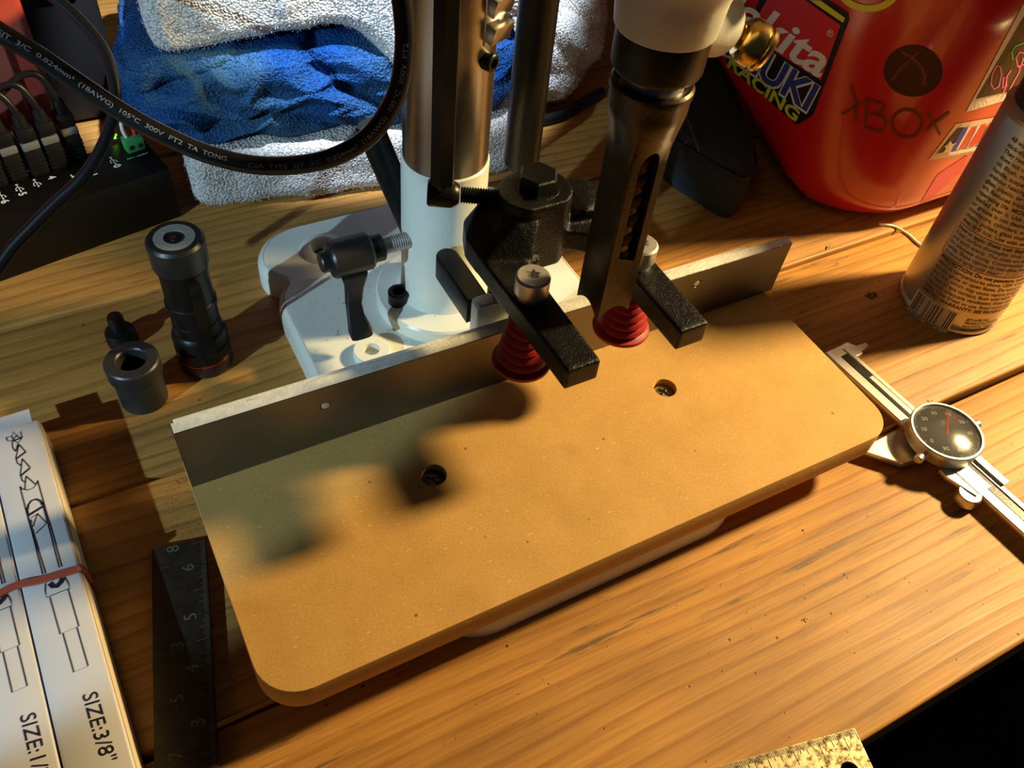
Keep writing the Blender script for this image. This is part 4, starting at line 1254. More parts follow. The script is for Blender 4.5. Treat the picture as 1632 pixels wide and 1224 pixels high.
# USB plugs standing in the hub
names = ['black USB plug nearest the green terminal block', 'black USB plug second from the green terminal block', 'black USB plug third from the green terminal block', 'black USB plug fourth from the green terminal block, at the left edge', 'black USB plug furthest left in the hub, at the photo edge']
M_USB = mat('usb_black', (0.009, 0.008, 0.008), 0.42, spec=0.3)
M_USBG = mat('usb_grey_band', (0.16, 0.16, 0.16), 0.4)
for k, (px, py) in enumerate(((122, 248), (92, 262), (62, 272), (28, 280), (-4, 292))):
    c = huv(px, py); o = thing('usb_plug', names[k], 'usb plug', hq(c[0], c[1], HH), 'USB plugs in the black hub')
    g = HH
    bm = bmesh.new()
    bm_box(bm, hq(c[0], c[1], g + 0.009), (0.0098, 0.0130, 0.018), rot=RH, bev=0.0012)
    for r_ in range(5): bm_box(bm, hq(c[0], c[1], g + 0.003 + r_ * 0.0026), (0.0104, 0.0136, 0.0010), rot=RH, bev=0.0003)
    frombm('plug_body', bm, M_USB, o)
    bm = bmesh.new(); bm_box(bm, hq(c[0], c[1], g + 0.0205), (0.0098, 0.0118, 0.0048), rot=RH, bev=0.0006)
    frombm('grey_band', bm, M_USBG, o)
    bm = bmesh.new(); bm_box(bm, hq(c[0], c[1], g + 0.0275), (0.0102, 0.0112, 0.0092), rot=RH, bev=0.0018)
    frombm('grip', bm, M_USB, o)
    t0 = hq(c[0], c[1], g + 0.031)
    lathe('strain_relief', [(0.0040, 0), (0.0036, 0.004), (0.0030, 0.0085), (0, 0.0085)], t0, (0, 0, 1), M_USB, o, 20)
    e = t0 + Vector((0, 0, 0.008))
    tube('lead', [e - Vector((0, 0, 0.003)), e + Vector((-0.001, 0, 0.005)), e + Vector((-0.006, 0.002, 0.0105 + 0.0016 * (4 - k))), e + Vector((-0.016, 0.001, 0.0115 + 0.0016 * (4 - k))), e + Vector((-0.032, -0.004, 0.010)), e + Vector((-0.055, -0.012, 0.004)), e + Vector((-0.10, -0.030, -0.012)), e + Vector((-0.16, -0.05, -0.030))], 0.0020, M_CABLE, o, 12, 6)
    adopt(o)

# ================================================================== RED BOX behind the hub
rbx = at(128, 205, HH)
RB = Vector((-0.001, 0.556, 0))
o = thing('red_storage_case', 'glossy salmon-red plastic case standing behind the black USB hub, top left', 'case', RB + Vector((-0.09, 0.05, 0)))
Rr = Matrix.Rotation(math.radians(8), 3, 'Z')
bm = bmesh.new(); bm_box(bm, RB + Rr @ Vector((-0.09, 0.05, 0.10)), (0.18, 0.10, 0.20), rot=Rr, bev=0.006, seg=4)
frombm('shell', bm, M_RED_T, o)
bm = bmesh.new(); bm_box(bm, RB + Rr @ Vector((-0.092, -0.0008, 0.10)), (0.150, 0.003, 0.17), rot=Rr, bev=0.0014, seg=3)
frombm('front_panel', bm, mat('pink_red_plastic', (0.58, 0.13, 0.10), 0.22, 0, 0.02, 80, coat=0.4), o)
adopt(o)

shade_blk = thing('shade_block', 'black block added to stand in for deep shadow between the red case and the towels', 'case', (0.02, 0.78, 0))  # added black block, darkens the gap where only deep shade shows
bm = bmesh.new(); bm_box(bm, (0.018, 0.745, 0.07), (0.052, 0.23, 0.138), bev=0.006, seg=3)
frombm('shell', bm, mat('shade_block_black', (0.006, 0.006, 0.007), 0.6), shade_blk)
bm = bmesh.new(); bm_box(bm, (0.018, 0.628, 0.105), (0.03, 0.005, 0.018), bev=0.001)  # made-up front detail on the shadow stand-in
frombm('shade_block_front', bm, M_BLKPL, shade_blk)
adopt(shade_blk)

# ================================================================== TOWELS


def fbm(p, oct=3):
    return noise.fractal(p, 1.0, 2.0, oct)


def cloth_block(name, c, s, rotz, disp, seed, m, label, group, nx=150, ny=70, nz=34, rad=0.012, warp=None, loops=9000, rotx=0.0):
    """folded towel: rounded slab, displaced by folds, with terry loops as stuff"""
    bm = bmesh.new()
    vs = {}; hx_, hy_, hz_ = s[0] / 2, s[1] / 2, s[2] / 2

    def vert(i, j, k):
        key = (i, j, k)
        if key in vs: return vs[key]
        p = Vector(((i / nx * 2 - 1) * hx_, (j / ny * 2 - 1) * hy_, (k / nz * 2 - 1) * hz_))
        q = Vector((max(-hx_ + rad, min(hx_ - rad, p.x)), max(-hy_ + rad, min(hy_ - rad, p.y)), max(-hz_ + min(rad, hz_ * 0.9), min(hz_ - min(rad, hz_ * 0.9), p.z))))
        d = p - q
        if d.length > 1e-9:
            mx_ = max(abs(d.x), abs(d.y), abs(d.z)); p = q + d * (mx_ / d.length) * min(1, rad / mx_ if mx_ > rad else 1)
            nrm = d.normalized()
        else: nrm = Vector((0, 0, 1))
        p = disp(p, nrm, seed)
        vs[key] = bm.verts.new(p); return vs[key]
    for i in range(nx):
        for j in range(ny):
            for k in (0, nz):
                a = [vert(i, j, k), vert(i + 1, j, k), vert(i + 1, j + 1, k), vert(i, j + 1, k)]
                bm.faces.new(a)
    for i in range(nx):
        for k in range(nz):
            for j in (0, ny): bm.faces.new([vert(i, j, k), vert(i + 1, j, k), vert(i + 1, j, k + 1), vert(i, j, k + 1)])
    for j in range(ny):
        for k in range(nz):
            for i in (0, nx): bm.faces.new([vert(i, j, k), vert(i, j + 1, k), vert(i, j + 1, k + 1), vert(i, j, k + 1)])
    bmesh.ops.recalc_face_normals(bm, faces=bm.faces)
    T = Matrix.Translation(c) @ Matrix.Rotation(rotz, 4, 'Z') @ Matrix.Rotation(rotx, 4, 'X')
    bmesh.ops.transform(bm, matrix=T, verts=bm.verts)
    if warp:
        for v in bm.verts: v.co = warp(v.co)
    for v in bm.verts:
        if v.co.z < 0.0006: v.co.z = 0.0006
    bm.normal_update()
    # loops
    rg = random.Random(seed)
    fcs = [f for f in bm.faces if f.normal.y < 0.35 or f.normal.x < -0.6 or f.normal.x > 0.6]
    wts = []; tot = 0
    for f in fcs: tot += f.calc_area(); wts.append(tot)
    import bisect
    lv, lf = [], []
    for _ in range(loops):
        f = fcs[min(len(fcs) - 1, bisect.bisect(wts, rg.uniform(0, tot)))]
        p = f.calc_center_median() + Vector((rg.uniform(-1, 1), rg.uniform(-1, 1), rg.uniform(-1, 1))) * 0.0010
        nrm = (f.normal + Vector((rg.uniform(-1, 1), rg.uniform(-1, 1), rg.uniform(-1.2, 0.6))) * 0.42).normalized()
        t = nrm.orthogonal().normalized(); t.rotate(Matrix.Rotation(rg.uniform(0, 2 * PI), 3, nrm)) if False else None
        a = rg.uniform(0, 2 * PI); b = nrm.cross(t); t = t * math.cos(a) + b * math.sin(a)
        L = rg.uniform(0.0007, 0.0015); w_ = 0.00024; n0 = len(lv)
        b = nrm.cross(t)
        lv += [p - t * w_, p + t * w_, p + nrm * L * 0.7 + t * w_ + b * L * 0.2, p + nrm * L * 0.7 - t * w_ + b * L * 0.2, p + nrm * L * 0.55 + b * L * 0.75 + t * w_, p + nrm * L * 0.55 + b * L * 0.75 - t * w_]
        lf += [(n0, n0 + 1, n0 + 2, n0 + 3), (n0 + 3, n0 + 2, n0 + 4, n0 + 5)]
    for q in lv:
        if q.z < 0.0004: q.z = 0.0004
    o = frombm(name, bm, m, None, 0)
    for p in o.data.polygons: p.use_smooth = True
    tag(o, label, 'towel', group)
    if loops:
        lo = mesh('terry_loops', lv, lf, m, o, 0, fix=False); lo['kind'] = 'stuff'
    return o


def d_soft(p, n, seed):
    q = p * 22 + Vector((seed, seed * 2.1, 0))
    return p + n * (0.0035 * fbm(q, 3)) + Vector((0, 0, 0.002 * noise.noise(p * 9 + Vector((seed, 0, 0)))))


def d_crumple(p, n, seed):
    w1 = noise.noise(Vector((p.x * 9, p.y * 9, p.z * 6 + seed)))
    w2 = noise.noise(Vector((p.x * 24 + 5, p.y * 20, p.z * 16 + seed)))
    zz_ = p.z * 62 + w1 * 5.0 + w2 * 1.6 + p.x * 10
    fold = abs(math.sin(zz_ * 0.9)) ** 0.55                      # rounded folds parted by tight creases
    kn = 1 - abs(noise.noise(Vector((p.x * 34, p.y * 30, p.z * 70)) + Vector((seed, 2, w2 * 1.5)))) * 2.6
    left = max(0.0, min(1.0, (0.02 - p.x) / 0.08))
    front = max(0.0, min(1.0, -p.y / 0.05)) if n.z < 0.5 else 0.25
    return p + n * (((fold - 0.6) * 0.0085 + kn * (0.0022 + 0.0035 * left)) * (0.3 + 0.7 * front))


G = 'folded towels stacked behind the column'
TR = -0.17
# bottom: off-white
cloth_block('folded_towel', Vector((0.190, 0.582, 0.0240)), (0.228, 0.21, 0.047), TR, d_soft, 11, M_TPINK, 'off-white terry towel at the bottom of the stack, flat on the bench', G, loops=26000)
cloth_block('folded_towel', Vector((0.174, 0.577, 0.0770)), (0.245, 0.185, 0.062), TR, d_crumple, 23, M_TBLUE, 'crumpled blue terry towel in the middle of the stack', G, nz=56, nx=190, rad=0.020, loops=14000)


def w_top(p):
    q = p.copy()
    fr = max(0.0, min(1.0, (0.56 - p.y) / 0.05))
    lo = max(0.0, min(1.0, (0.150 - p.z) / 0.03))
    # a loose corner hangs over the front, beside the column
    g = math.exp(-((p.x - 0.212) / 0.021) ** 2)
    q.z -= 0.050 * g * fr * lo
    q.y -= 0.012 * g * fr
    q.z += 0.006 * math.exp(-((p.x - 0.16) / 0.03) ** 2) * fr * lo
    t2 = max(0.0, (0.115 - p.x) / 0.05); q.z -= 0.006 * min(1.5, t2) * lo
    return q


cloth_block('folded_towel', Vector((0.190, 0.578, 0.1330)), (0.240, 0.19, 0.040), TR, d_soft, 31, M_TWHITE, 'white terry towel folded on top of the crumpled blue towel', G, warp=w_top, nx=190, nz=44, loops=20000)


def d_roll(p, n, seed):
    q = p * 20 + Vector((seed, 0, 0))
    cr = abs(noise.noise(Vector((p.x * 14 + p.z * 10, p.y * 14, p.z * 14)) + Vector((seed, 3, 0))))
    return p + n * (0.005 * fbm(q, 3) - 0.006 * max(0, 0.14 - cr) / 0.14)


cloth_block('bunched_towel', Vector((0.352, 0.575, 0.056)), (0.112, 0.14, 0.110), -0.55, d_roll, 47, M_TWHITE, 'bunched white towel lying on its side, right of the towel stack', G, nx=100, ny=90, nz=80, rad=0.045, loops=16000, rotx=-0.15)

# ================================================================== NAVY BAG
zb = 0.045
outl = [at(x, y, zb) for x, y in ((1030, 160), (1075, 205), (1120, 235), (1165, 262), (1190, 270), (1204, 258), (1208, 235), (1195, 195), (1180, 155), (1165, 115), (1130, 50), (1090, 20), (1040, 40), (1020, 100))]
cc = sum(outl, Vector()) / len(outl)
bag = thing('canvas_bag', 'dark navy canvas zip bag lying between chisel and red container', 'bag', (cc.x, cc.y, 0))
vs = []; fs = []
sec = [(0.0, 0.94), (0.006, 1.0), (0.018, 1.02), (0.030, 1.0), (0.040, 0.97), (0.045, 0.90), (0.048, 0.6), (0.049, 0.0)]
ol = spline(outl + [outl[0]], 6)[:-1]; n = len(ol)
for z, s in sec:
    for p in ol:
        d = Vector((p.x - cc.x, p.y - cc.y, 0)) * s
        vs.append(Vector((cc.x, cc.y, z)) + d + Vector((0, 0, 0.0025 * noise.noise(Vector((d.x * 40, d.y * 40, z * 30))))))
for k in range(len(sec) - 1):
    for i in range(n): j = (i + 1) % n; fs.append((k * n + i, k * n + j, (k + 1) * n + j, (k + 1) * n + i))
mesh('bag_body', vs, fs, M_BAG, bag, 60)


def bag_pt(i, s, z):
    p = ol[i % n]; return Vector((cc.x, cc.y, z)) + Vector((p.x - cc.x, p.y - cc.y, 0)) * s


tube('seam_piping', [bag_pt(i, 1.012, 0.0385) for i in range(0, n, 2)], 0.0011, mat('black_piping', (0.006, 0.006, 0.007), 0.6), bag, 8)
zz = Print2D()
bm = bmesh.new()
for k in range(26):
    p = at(1092 + k * 0.9, 176 + k * 2.6, 0.0495)
    bm_box(bm, p, (0.0022, 0.0007, 0.0007), rot=Matrix.Rotation(0.6, 3, 'Z'))
frombm('zip_teeth', bm, mat('zip_metal', (0.12, 0.13, 0.14), 0.35, 0.9), bag)['kind'] = 'stuff'
box('zip_pull', at(1094, 226, 0.0488), (0.004, 0.0022, 0.0012), mat('zip_pull_metal', (0.14, 0.14, 0.15), 0.3, 0.9), bag, bev=0.0003)
adopt(bag)

# ================================================================== RED CONTAINER
con = thing('red_container', 'big glossy red plastic container covered in racing stickers, top right', 'container', (0.60, 0.45, 0))
XL, YF, XR, YB = 0.452, 0.300, 0.86, 0.60
CRR = 0.075
levels = []
HT = 0.27


def cont_ring(z, inset):
    xl = XL - 0.14 * z + inset; yf = YF - 0.12 * z + inset; xr = XR + 0.05 * z - inset; yb = YB + 0.06 * z - inset
    r = max(0.012, CRR + 0.12 * z - inset * 0.8)
    return rrect(xl, yf, xr, yb, (r, 0.05, 0.04, 0.05), 20)


def densify(P, step=0.006):
    out = []
    for a, b in zip(P, P[1:] + P[:1]):
        d = math.dist(a, b); k = max(1, int(d / step))
        for i in range(k): out.append((a[0] + (b[0] - a[0]) * i / k, a[1] + (b[1] - a[1]) * i / k))
    return out


base_ring = cont_ring(0.1, 0)
cnt = [max(1, int(math.dist(a, b) / 0.006)) for a, b in zip(base_ring, base_ring[1:] + base_ring[:1])]


def dens(P):
    out = []
    for (a, b), k in zip(zip(P, P[1:] + P[:1]), cnt):
        for i in range(k): out.append((a[0] + (b[0] - a[0]) * i / k, a[1] + (b[1] - a[1]) * i / k))
    return out


rb_ = 0.030; zs = []
for i in range(9):
    a = PI / 2 * i / 8; zs.append((rb_ * (1 - math.sin(a)), rb_ * (1 - math.cos(a))))
zs = [(z, ins) for ins, z in [(rb_ * (1 - math.sin(PI / 2 * i / 8)), rb_ * (1 - math.cos(PI / 2 * i / 8))) for i in range(9)]]
zs += [(0.03 + 0.012 * k, 0) for k in range(1, 21)]
vs = []; fs = []; rings_ = []


def rise(x, y, z):
    return max(0.0, y - 0.345) * 0.42 * max(0.0, 1 - z / 0.16)


for z, ins in zs:
    P = dens(cont_ring(z, ins))
    for (x, y) in P: vs.append((x, y, z + rise(x, y, z)))
N = len(P)
for k in range(len(zs) - 1):
    for i in range(N): j = (i + 1) % N; fs.append((k * N + i, k * N + j, (k + 1) * N + j, (k + 1) * N + i))
fs.append(tuple(range(N))); fs.append(tuple((len(zs) - 1) * N + i for i in range(N)))
cbody = mesh('container_body', vs, fs, M_REDC, con, 50)
bvh = BVHTree.FromPolygons([v.co for v in cbody.data.vertices], [tuple(p.vertices) for p in cbody.data.polygons])


def onto(px, py, lift):
    d = Vector(ray((px, py))).normalized()
    h = bvh.ray_cast(Vector(CPOS), d)
    if h[0] is None: return None
    nr = h[1] if h[1].dot(d) < 0 else -h[1]
    return h[0] + nr * lift


def sticker(name, H, adders, m, lift, sub=0.02):
    pr = Print2D(); adders(pr)
    def fn(x, y):
        px, py = H(x, y); return onto(px, py, lift)
    return pr.build(name, fn, m, con, sub)


# racing sticker: sticker space x 0..1 (reading), y 0..1 (down) mapped to the photo's quad
H1 = homog([(0, 0), (1, 0), (1, 1), (0, 1)], [(1215 - 118, -92), (1358, 28), (1295, 194), (1215 - 60 - 8, 104)])
M_STK = flat('sticker_black', (0.012, 0.012, 0.014), 0.35); M_STR = flat('sticker_red', (0.62, 0.03, 0.04), 0.3); M_STW = flat('sticker_white', (0.72, 0.72, 0.72), 0.35)
M_STY = flat('sticker_yellow', (0.72, 0.62, 0.04), 0.35); M_STB = flat('sticker_blue', (0.03, 0.05, 0.28), 0.35)


def px_map(pr, vf, o_, e_, c_, wtot, htot):
    pr.add(vf, lambda x, y: (o_[0] + (e_[0] - o_[0]) * x / wtot + (c_[0] - o_[0]) * y / htot, o_[1] + (e_[1] - o_[1]) * x / wtot + (c_[1] - o_[1]) * y / htot))


ID = lambda x, y: (x, y)


def stk(name, shapes, texts, m, lift, sub=7):
    pr = Print2D()
    for s in shapes: pr.poly(s)
    for (s, o_, e_, c_, bold, shear) in texts:
        v, f = text_vf(s, 1.0, bold, 'LEFT', shear)
        x0 = min(p[0] for p in v); x1 = max(p[0] for p in v); y1 = max(p[1] for p in v); y0 = min(p[1] for p in v)
        v = [(p[0] - x0, p[1] - max(y0, 0) if y0 > 0 else p[1]) for p in v]
        px_map(pr, (v, f), o_, e_, c_, x1 - x0, y1)
    return pr.build(name, lambda x, y: onto(x, y, lift), m, con, sub)


# crop -> photo pixels for the container close-up (origin 1140,0; scale .3022)
def K(x, y): return (1140 + x * 0.3022, y * 0.3022)


stk('racing_sticker', [[K(480, 0), K(600, 0), K(700, 65), K(708, 100), K(520, 600), K(500, 618), K(470, 612), K(452, 648), K(430, 655), K(68, 345), K(60, 320), K(90, 260), K(180, 130), K(300, -160)]], [], M_STK, 0.0004)
stk('sticker_red_field', [[K(300, -40), K(480, 0), K(665, 130), K(560, 420), K(230, 215), K(190, 150)]], [], M_STR, 0.0007)
stk('sticker_yellow_bar', [[K(505, 0), K(560, 0), K(688, 92), K(678, 118)]], [], M_STY, 0.0008)
stk('sticker_script', [], [('Makita', K(-72, -5), K(562, 412), K(-10, -165), 0.022, 0.25)], M_STW, 0.0010, 5)
stk('sticker_mark', [], [('®', K(590, 185), K(622, 195), K(600, 150), 0.0, 0.0)], M_STW, 0.0010, 5)
stk('sticker_white_word', [], [('SUZUKI', K(-92, 178), K(507, 600), K(-36, 30), 0.065, 0.12)], M_STW, 0.0009, 5)
stk('sticker_blue_word', [], [('SUZUKI', K(-88, 176), K(503, 592), K(-34, 34), 0.025, 0.12)], M_STB, 0.0012, 5)
stk('sticker_yellow_word', [], [('RACING', K(66, 345), K(430, 640), K(92, 290), 0.03, 0.0)], flat('sticker_lime', (0.60, 0.66, 0.03), 0.35), 0.0010, 5)
# yellow arc at the top
arc = [(1385 + 46 * math.cos(a), -22 + 35 * math.sin(a)) for a in [math.radians(d) for d in range(-20, 201, 8)]]
pr = Print2D(); pr.add(ribbon_vf(arc, 11)); pr.build('yellow_emblem_arc', lambda x, y: onto(x, y, 0.0006), M_STY, con, 7)
# faded console logo
M_FADE = flat('faded_olive_print', (0.17, 0.035, 0.008), 0.35); M_FADE2 = flat('faded_dark_print', (0.055, 0.012, 0.014), 0.4)
cxx, cyy = K(1043, 372)
pr = Print2D()
ell = [(cxx + 47 * math.cos(a), cyy + 41 * math.sin(a)) for a in [2 * PI * k / 40 for k in range(40)]]
pr.poly(ell); pr.build('faded_sphere_logo', lambda x, y: onto(x, y, 0.0004), M_FADE2, con, 6)
pr = Print2D()
for pl, w_ in (([K(985, 270), K(1040, 300), K(1085, 345), K(1105, 400), K(1100, 450)], 5), ([K(1040, 300), K(975, 360), K(935, 420)], 4), ([K(1075, 270), K(1035, 300), K(1000, 345)], 3)):
    pr.add(ribbon_vf(spline2(pl) if False else pl, w_))
pr.build('faded_cross_mark', lambda x, y: onto(x, y, 0.0007), M_FADE, con, 6)
pr = Print2D()


def strokes(pls, w_):
    for pl in pls: pr.add(ribbon_vf([K(*p) for p in pl], w_))


strokes([[(715, 450), (740, 530), (740, 640)], [(665, 600), (740, 560), (800, 530)],
         [(800, 520), (790, 670)], [(800, 520), (850, 540), (885, 545), (890, 575), (850, 600), (800, 595)], [(850, 600), (895, 620), (900, 660), (870, 690), (790, 670)],
         [(1010 + 78 * math.cos(math.radians(d)), 650 + 74 * math.sin(math.radians(d))) for d in range(0, 366, 15)],
         [(1120, 590), (1150, 640), (1185, 710)], [(1235, 590), (1150, 650), (1110, 690)]], 4.5)
pr.build('faded_console_lettering', lambda x, y: onto(x, y, 0.0005), M_FADE, con, 6)
# black card sticker with white border and handwriting
stk('sticker_white_border', [[K(1628, 10), K(1760, -180), K(2100, -180), K(1900, 420), K(1500, 535), K(1320, 590)]], [], flat('sticker_white2', (0.78, 0.76, 0.72), 0.35), 0.0004)
stk('sticker_black_field', [[K(1640, 60), K(1800, -180), K(2080, -180), K(1900, 400), K(1515, 485), K(1372, 518)]], [], M_STK, 0.0007)
pr = Print2D()
strokes([[(1480, 340), (1455, 390), (1450, 440), (1465, 465), (1490, 450), (1505, 390), (1500, 350), (1480, 340)], [(1515, 400), (1510, 460), (1530, 450), (1530, 400), (1555, 365)], [(1535, 400), (1520, 470), (1510, 490)],
         [(1625, 275), (1600, 270), (1580, 300), (1590, 345), (1605, 360)], [(1620, 300), (1595, 380), (1560, 440), (1530, 500)], [(1590, 345), (1640, 330)], [(1650, 300), (1630, 390)]], 2.2)
pr.build('pink_handwriting', lambda x, y: onto(x, y, 0.0010), flat('pink_ink', (0.75, 0.15, 0.35), 0.4), con, 6)
pr = Print2D(); strokes([[(1565, 312), (1558, 270), (1575, 240), (1620, 222), (1660, 218)]], 1.8)
pr.build('green_scribble', lambda x, y: onto(x, y, 0.0010), flat('green_ink', (0.05, 0.6, 0.08), 0.4), con, 6)
# stars-and-letters sticker
stk('emblem_outline', [[K(1120, 845), K(1255, 670), K(1265, 652), K(1440, 622), K(1560, 600), K(1500, 770), K(1330, 812)]], [], flat('emblem_cream', (0.72, 0.60, 0.45), 0.4), 0.0004)
stk('emblem_black', [[K(1165, 808), K(1275, 672), K(1310, 668), K(1240, 790)]], [], M_STK, 0.0007)
stk('emblem_blue', [[K(1300, 672), K(1330, 665), K(1265, 790), K(1230, 796)]], [], flat('emblem_blue_ink', (0.03, 0.06, 0.5), 0.4), 0.0009)
stk('emblem_red', [[K(1345, 668), K(1378, 660), K(1330, 735), K(1300, 780), K(1275, 785)], [K(1395, 655), K(1425, 648), K(1385, 745), K(1350, 770), K(1320, 775)], [K(1440, 645), K(1530, 625), K(1480, 760), K(1380, 770)]], [], M_STR, 0.0009)
stk('emblem_white', [[K(1332, 668), K(1345, 666), K(1275, 786), K(1264, 788)], [K(1380, 660), K(1395, 657), K(1330, 775), K(1318, 777)], [K(1225, 800), K(1440, 755), K(1430, 780), K(1225, 815)]], [], M_STW, 0.0009)
st = [K(1218 + (30 if i % 2 == 0 else 12) * math.sin(PI * i / 5), 765 - (30 if i % 2 == 0 else 12) * math.cos(PI * i / 5)) for i in range(10)]
stk('emblem_star', [[K(1235, 735)] + [K(1245, 755), K(1268, 745), K(1248, 768), K(1235, 798), K(1195, 800), K(1212, 780), K(1205, 765), K(1225, 762)]], [], flat('emblem_cream2', (0.72, 0.62, 0.48), 0.4), 0.0011)
stk('sticker_clear_strip', [[K(1170, 920), K(1330, 815), K(1300, 900), K(1040, 1135)]], [], mat('pinkish_strip', (0.55, 0.03, 0.09), 0.3), 0.0003)
adopt(con)

# ================================================================== SPRAY CAN
cx, cy, cr = 0.4937, 0.226, 0.0330
can = thing('spray_can', 'silver aerosol spray can with brown small print and a barcode, right side', 'spray can', (cx, cy, 0))
lathe('can_body', [(0.0, 0.001), (cr - 0.0035, 0.001), (cr - 0.0015, 0.0), (cr - 0.0002, 0.0006), (cr + 0.0004, 0.002), (cr - 0.0001, 0.0040), (cr - 0.0012, 0.0052), (cr - 0.0002, 0.0066), (cr, 0.0085), (cr, 0.1400), (cr - 0.0006, 0.1425), (cr + 0.0004, 0.1440), (cr - 0.001, 0.1455), (cr - 0.0045, 0.1475)], (cx, cy, 0), (0, 0, 1), M_CAN, can, 96, 50)
lathe('can_cap', [(cr - 0.0030, 0.1462), (cr - 0.0026, 0.165), (cr - 0.004, 0.195), (0, 0.198)], (cx, cy, 0), (0, 0, 1), M_BLKPL, can, 64, 50)


def on_can(u, z, lift=0.00025):
    a = math.radians(171) + u / cr
    return Vector((cx + (cr + lift) * math.cos(a), cy + (cr + lift) * math.sin(a), z))


pr = Print2D(); prb = Print2D()
lines = ['All working surfaces subject to galling or', 'stick-slip or fretting. Film lubricates and', 'They reduces friction, wear and seizing,', 'does not contain chlorine, silicone or wax', 'oil, Blush, most plastics or water. Can', 'handle, suspended in solvent and dries', 'without heating or baking on metal,', 'glass, plastic, or rubber, seals or wood', 'art. Reduces friction and wear. Tested', 'operating life. MOLY-MIST is a fast drying', 'applied over it. Use in machines where oil', 'or grease is not desirable. Gears, slides,', 'conveyors, cylinders, cables, chutes, ovens,', 'chains, pulleys, glass molds, guides, cams', 'dies, drill bits. Use with moderate loads']
z = 0.1325; lh = 0.00402
for i, s in enumerate(lines):
    tv, tf = text_vf(s, 0.0037, 0.00004)
    pr.add((tv, tf), lambda x, y, z=z: (x + 0.0006 - 0.0, z + y)); z -= lh
zbox1 = z + 0.0022
lines2 = ['How to apply: Shake well. Make ball rattle. Hold', 'Clean surface thoroughly. Hold upright and spray', 'and apply evenly. Thin coats are preferred. Allow', 'for adequate drying. Concentration of solids may', 'settle. Shake vigorously and often. Invert can when', 'done and spray until clear.']
z -= 0.0012
for i, s in enumerate(lines2):
    pr.add(text_vf(s, 0.0033, 0.00008 if i == 0 else 0.00003), lambda x, y, z=z: (x + 0.001, z + y)); z -= 0.00365
zbox0 = z + 0.0022; z -= 0.0016
lines3 = ['PRECAUTION: Do not puncture, incinerate or', 'store at temperatures above 120F. Contents', 'sparks, ignite or open flame. Do not spray', 'near fire, which may cause vapors to ignite', 'In case of eye contact, flush with water for', 'Use with adequate ventilation. Keep away', 'Safety Data Sheet or use. Read entire label', 'LIMITED WARRANTY: SEE PRODUCT DATA']
for i, s in enumerate(lines3):
    pr.add(text_vf(s, 0.0036, 0.00010 if i in (0, 7) else 0.00003), lambda x, y, z=z: (x + 0.0006, z + y)); z -= 0.00385
zbar = z + 0.0008
pr.build('small_print', lambda u, z: on_can(u, z), M_CANTXT, can, 0.004)
bx0, bx1 = 0.0, 0.0285; bz1 = zbar; bz0 = zbar - 0.0172
prw = Print2D(); prw.poly([(bx0 - 0.001, bz0 - 0.001), (bx1 + 0.001, bz0 - 0.001), (bx1 + 0.001, bz1 + 0.0005), (bx0 - 0.001, bz1 + 0.0005)])
prw.build('barcode_panel', lambda u, z: on_can(u, z, 0.00015), flat('barcode_pale', (0.62, 0.58, 0.52), 0.4), can, 0.003)
prk = Print2D(); rg = random.Random(12); x = bx0 + 0.0006
while x < bx1 - 0.001:
    w_ = rg.choice((0.00028, 0.00028, 0.0005, 0.0008)); g = rg.choice((0.0003, 0.0004, 0.0007))
    prk.poly([(x, bz0 + 0.0028), (x + w_, bz0 + 0.0028), (x + w_, bz1), (x, bz1)]); x += w_ + g
prk.add(text_vf('0 85342 18041 2', 0.0034, 0.00005), lambda x, y: (x + 0.001, bz0 - 0.0003 + y))
for i, s in enumerate(('JET-LUBE INC.', 'PRODUCTS DIVISION', 'HOUSTON, TEXAS', 'www.maintenance.com')):
    prk.add(text_vf(s, 0.0026, 0.00005), lambda x, y, i=i: (x + 0.036, bz1 - 0.004 - i * 0.0030 + y))
prk.build('barcode', lambda u, z: on_can(u, z, 0.0003), M_INK, can, 0.003)
prr = Print2D()
prr.add(ribbon_vf([(-0.0008, zbox0), (-0.0008, zbox1), (0.085, zbox1)], 0.0004)); prr.add(ribbon_vf([(-0.0008, zbox0), (0.085, zbox0)], 0.0004))
prr.build('red_outline', lambda u, z: on_can(u, z, 0.0003), flat('outline_red', (0.42, 0.07, 0.04), 0.4), can, 0.003)
prw = Print2D(); prw.poly([(-0.0008, zbox0), (0.085, zbox0), (0.085, zbox1), (-0.0008, zbox1)])
prw.build('pale_panel', lambda u, z: on_can(u, z, 0.0001), flat('panel_pale', (0.50, 0.46, 0.40), 0.4), can, 0.003)
adopt(can)

# ================================================================== CABLES
cord_px = [(-60, 10, 0.300), (0, 52, 0.305), (60, 88, 0.31), (130, 136, 0.318), (200, 182, 0.325), (265, 217, 0.33), (330, 245, 0.335), (400, 262, 0.337), (470, 263, 0.335), (535, 249, 0.332), (592, 213, 0.325), (632, 150, 0.315), (645, 80, 0.305), (642, 10, 0.295), (628, -60, 0.285)]
cp = spline([dep(*p) for p in cord_px], 12)
CRD = 0.00365
cord = tube('power_cord', cp, CRD, M_CABLE, None, 20)
tag(cord, 'thick black power cord with pale printed lettering looping down in front of the column', 'power cord')
cum = [0]
for a, b in zip(cp, cp[1:]): cum.append(cum[-1] + (b - a).length)


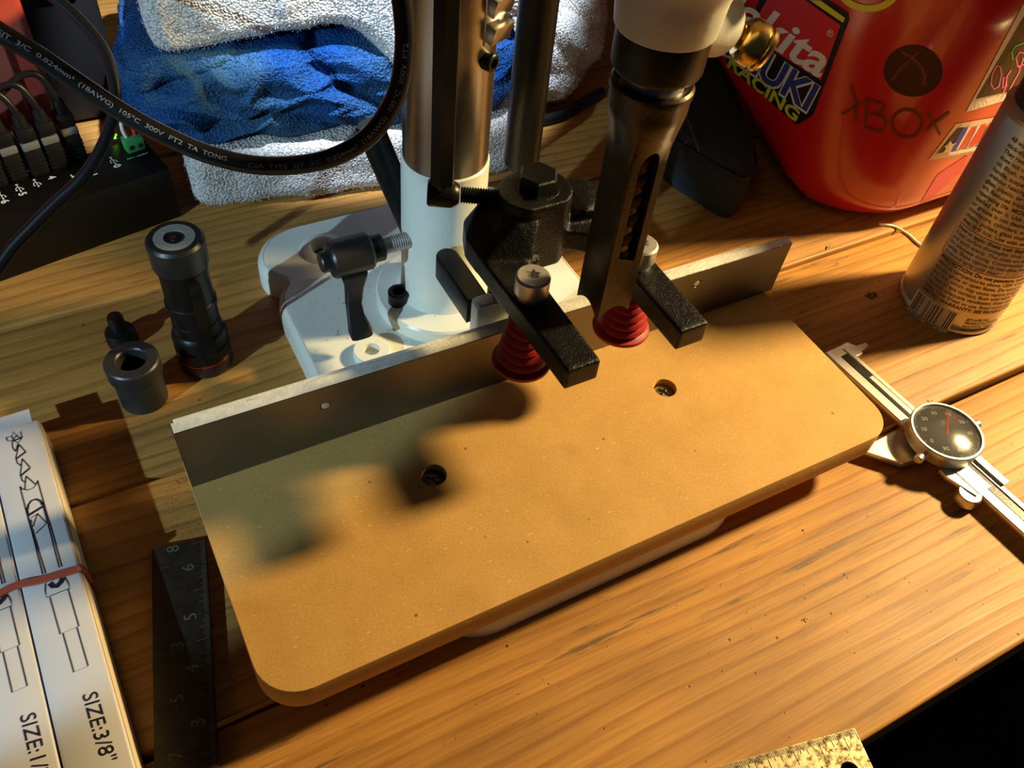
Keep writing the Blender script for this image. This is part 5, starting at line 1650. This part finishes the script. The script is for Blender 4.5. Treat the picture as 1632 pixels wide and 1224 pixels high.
def s_at(px, py):
    best = None
    for i, p in enumerate(cp):
        q = RC @ (np.array(p) - CPOS); x = 816 + F_PX * q[0] / q[2]; y = 612 + F_PX * q[1] / q[2]
        d = math.hypot(x - px, y - py)
        if best is None or d < best[0]: best = (d, cum[i])
    return best[1]


def on_cord(s, h):
    i = min(len(cp) - 2, max(0, next((k for k in range(len(cum) - 1) if cum[k + 1] >= s), len(cp) - 2)))
    t = (s - cum[i]) / max(1e-9, cum[i + 1] - cum[i]); p = cp[i].lerp(cp[i + 1], t)
    a0 = cp[max(0, i - 1)]; a1 = cp[min(len(cp) - 1, i + 2)]
    T = (a1 - a0).normalized(); V = Vector(CPOS) - p; Nn = (V - T * V.dot(T)).normalized(); Bn = Nn.cross(T)
    a = h / CRD
    return p + (Nn * math.cos(a) + Bn * math.sin(a)) * (CRD + 0.0001)


pr = Print2D()
for (s, p0_, p1_, hb) in (('SJT  3/C  0.824mm²  (18AWG)  105°C  300V  FT2  TA  TONG', (6, 47), (368, 248), 0.0006), ('CSA  TYPE  SJT  3/C  0.824mm²  (18AWG)  105°C  300V  FT2', (402, 256), (640, 60), 0.0010)):
    a, b = s_at(*p0_), s_at(*p1_)
    v, f = text_vf(s, 1.0, 0.012); wx = max(q[0] for q in v)
    pr.add((v, f), lambda x, y, a=a, b=b, wx=wx, hb=hb: (a + (b - a) * x / wx, -hb + y * 0.0023))
pr.build('printed_lettering', on_cord, M_INKG, cord, 0.002)

c2 = spline([dep(*p) for p in [(40, -40, 0.42), (85, -5, 0.42), (130, 35, 0.42), (165, 80, 0.42), (182, 130, 0.42), (183, 175, 0.42), (166, 228, 0.42), (134, 280, 0.42), (90, 322, 0.42), (50, 362, 0.42), (15, 400, 0.42), (-25, 460, 0.42)]], 10)
o = tube('slim_cable', c2, 0.0030, M_CABLE, None, 16)
tag(o, 'slimmer glossy black cable arching down in front of the USB hub', 'cable')
o = tube('short_cable', [Vector((0.268, 0.520, 0.0048)), Vector((0.31, 0.513, 0.0048)), Vector((0.352, 0.512, 0.0048)), Vector((0.40, 0.53, 0.0048))], 0.0045, M_CABLE, None, 16, 8)
tag(o, 'short black cable end on the bench below the bunched white towel', 'cable')
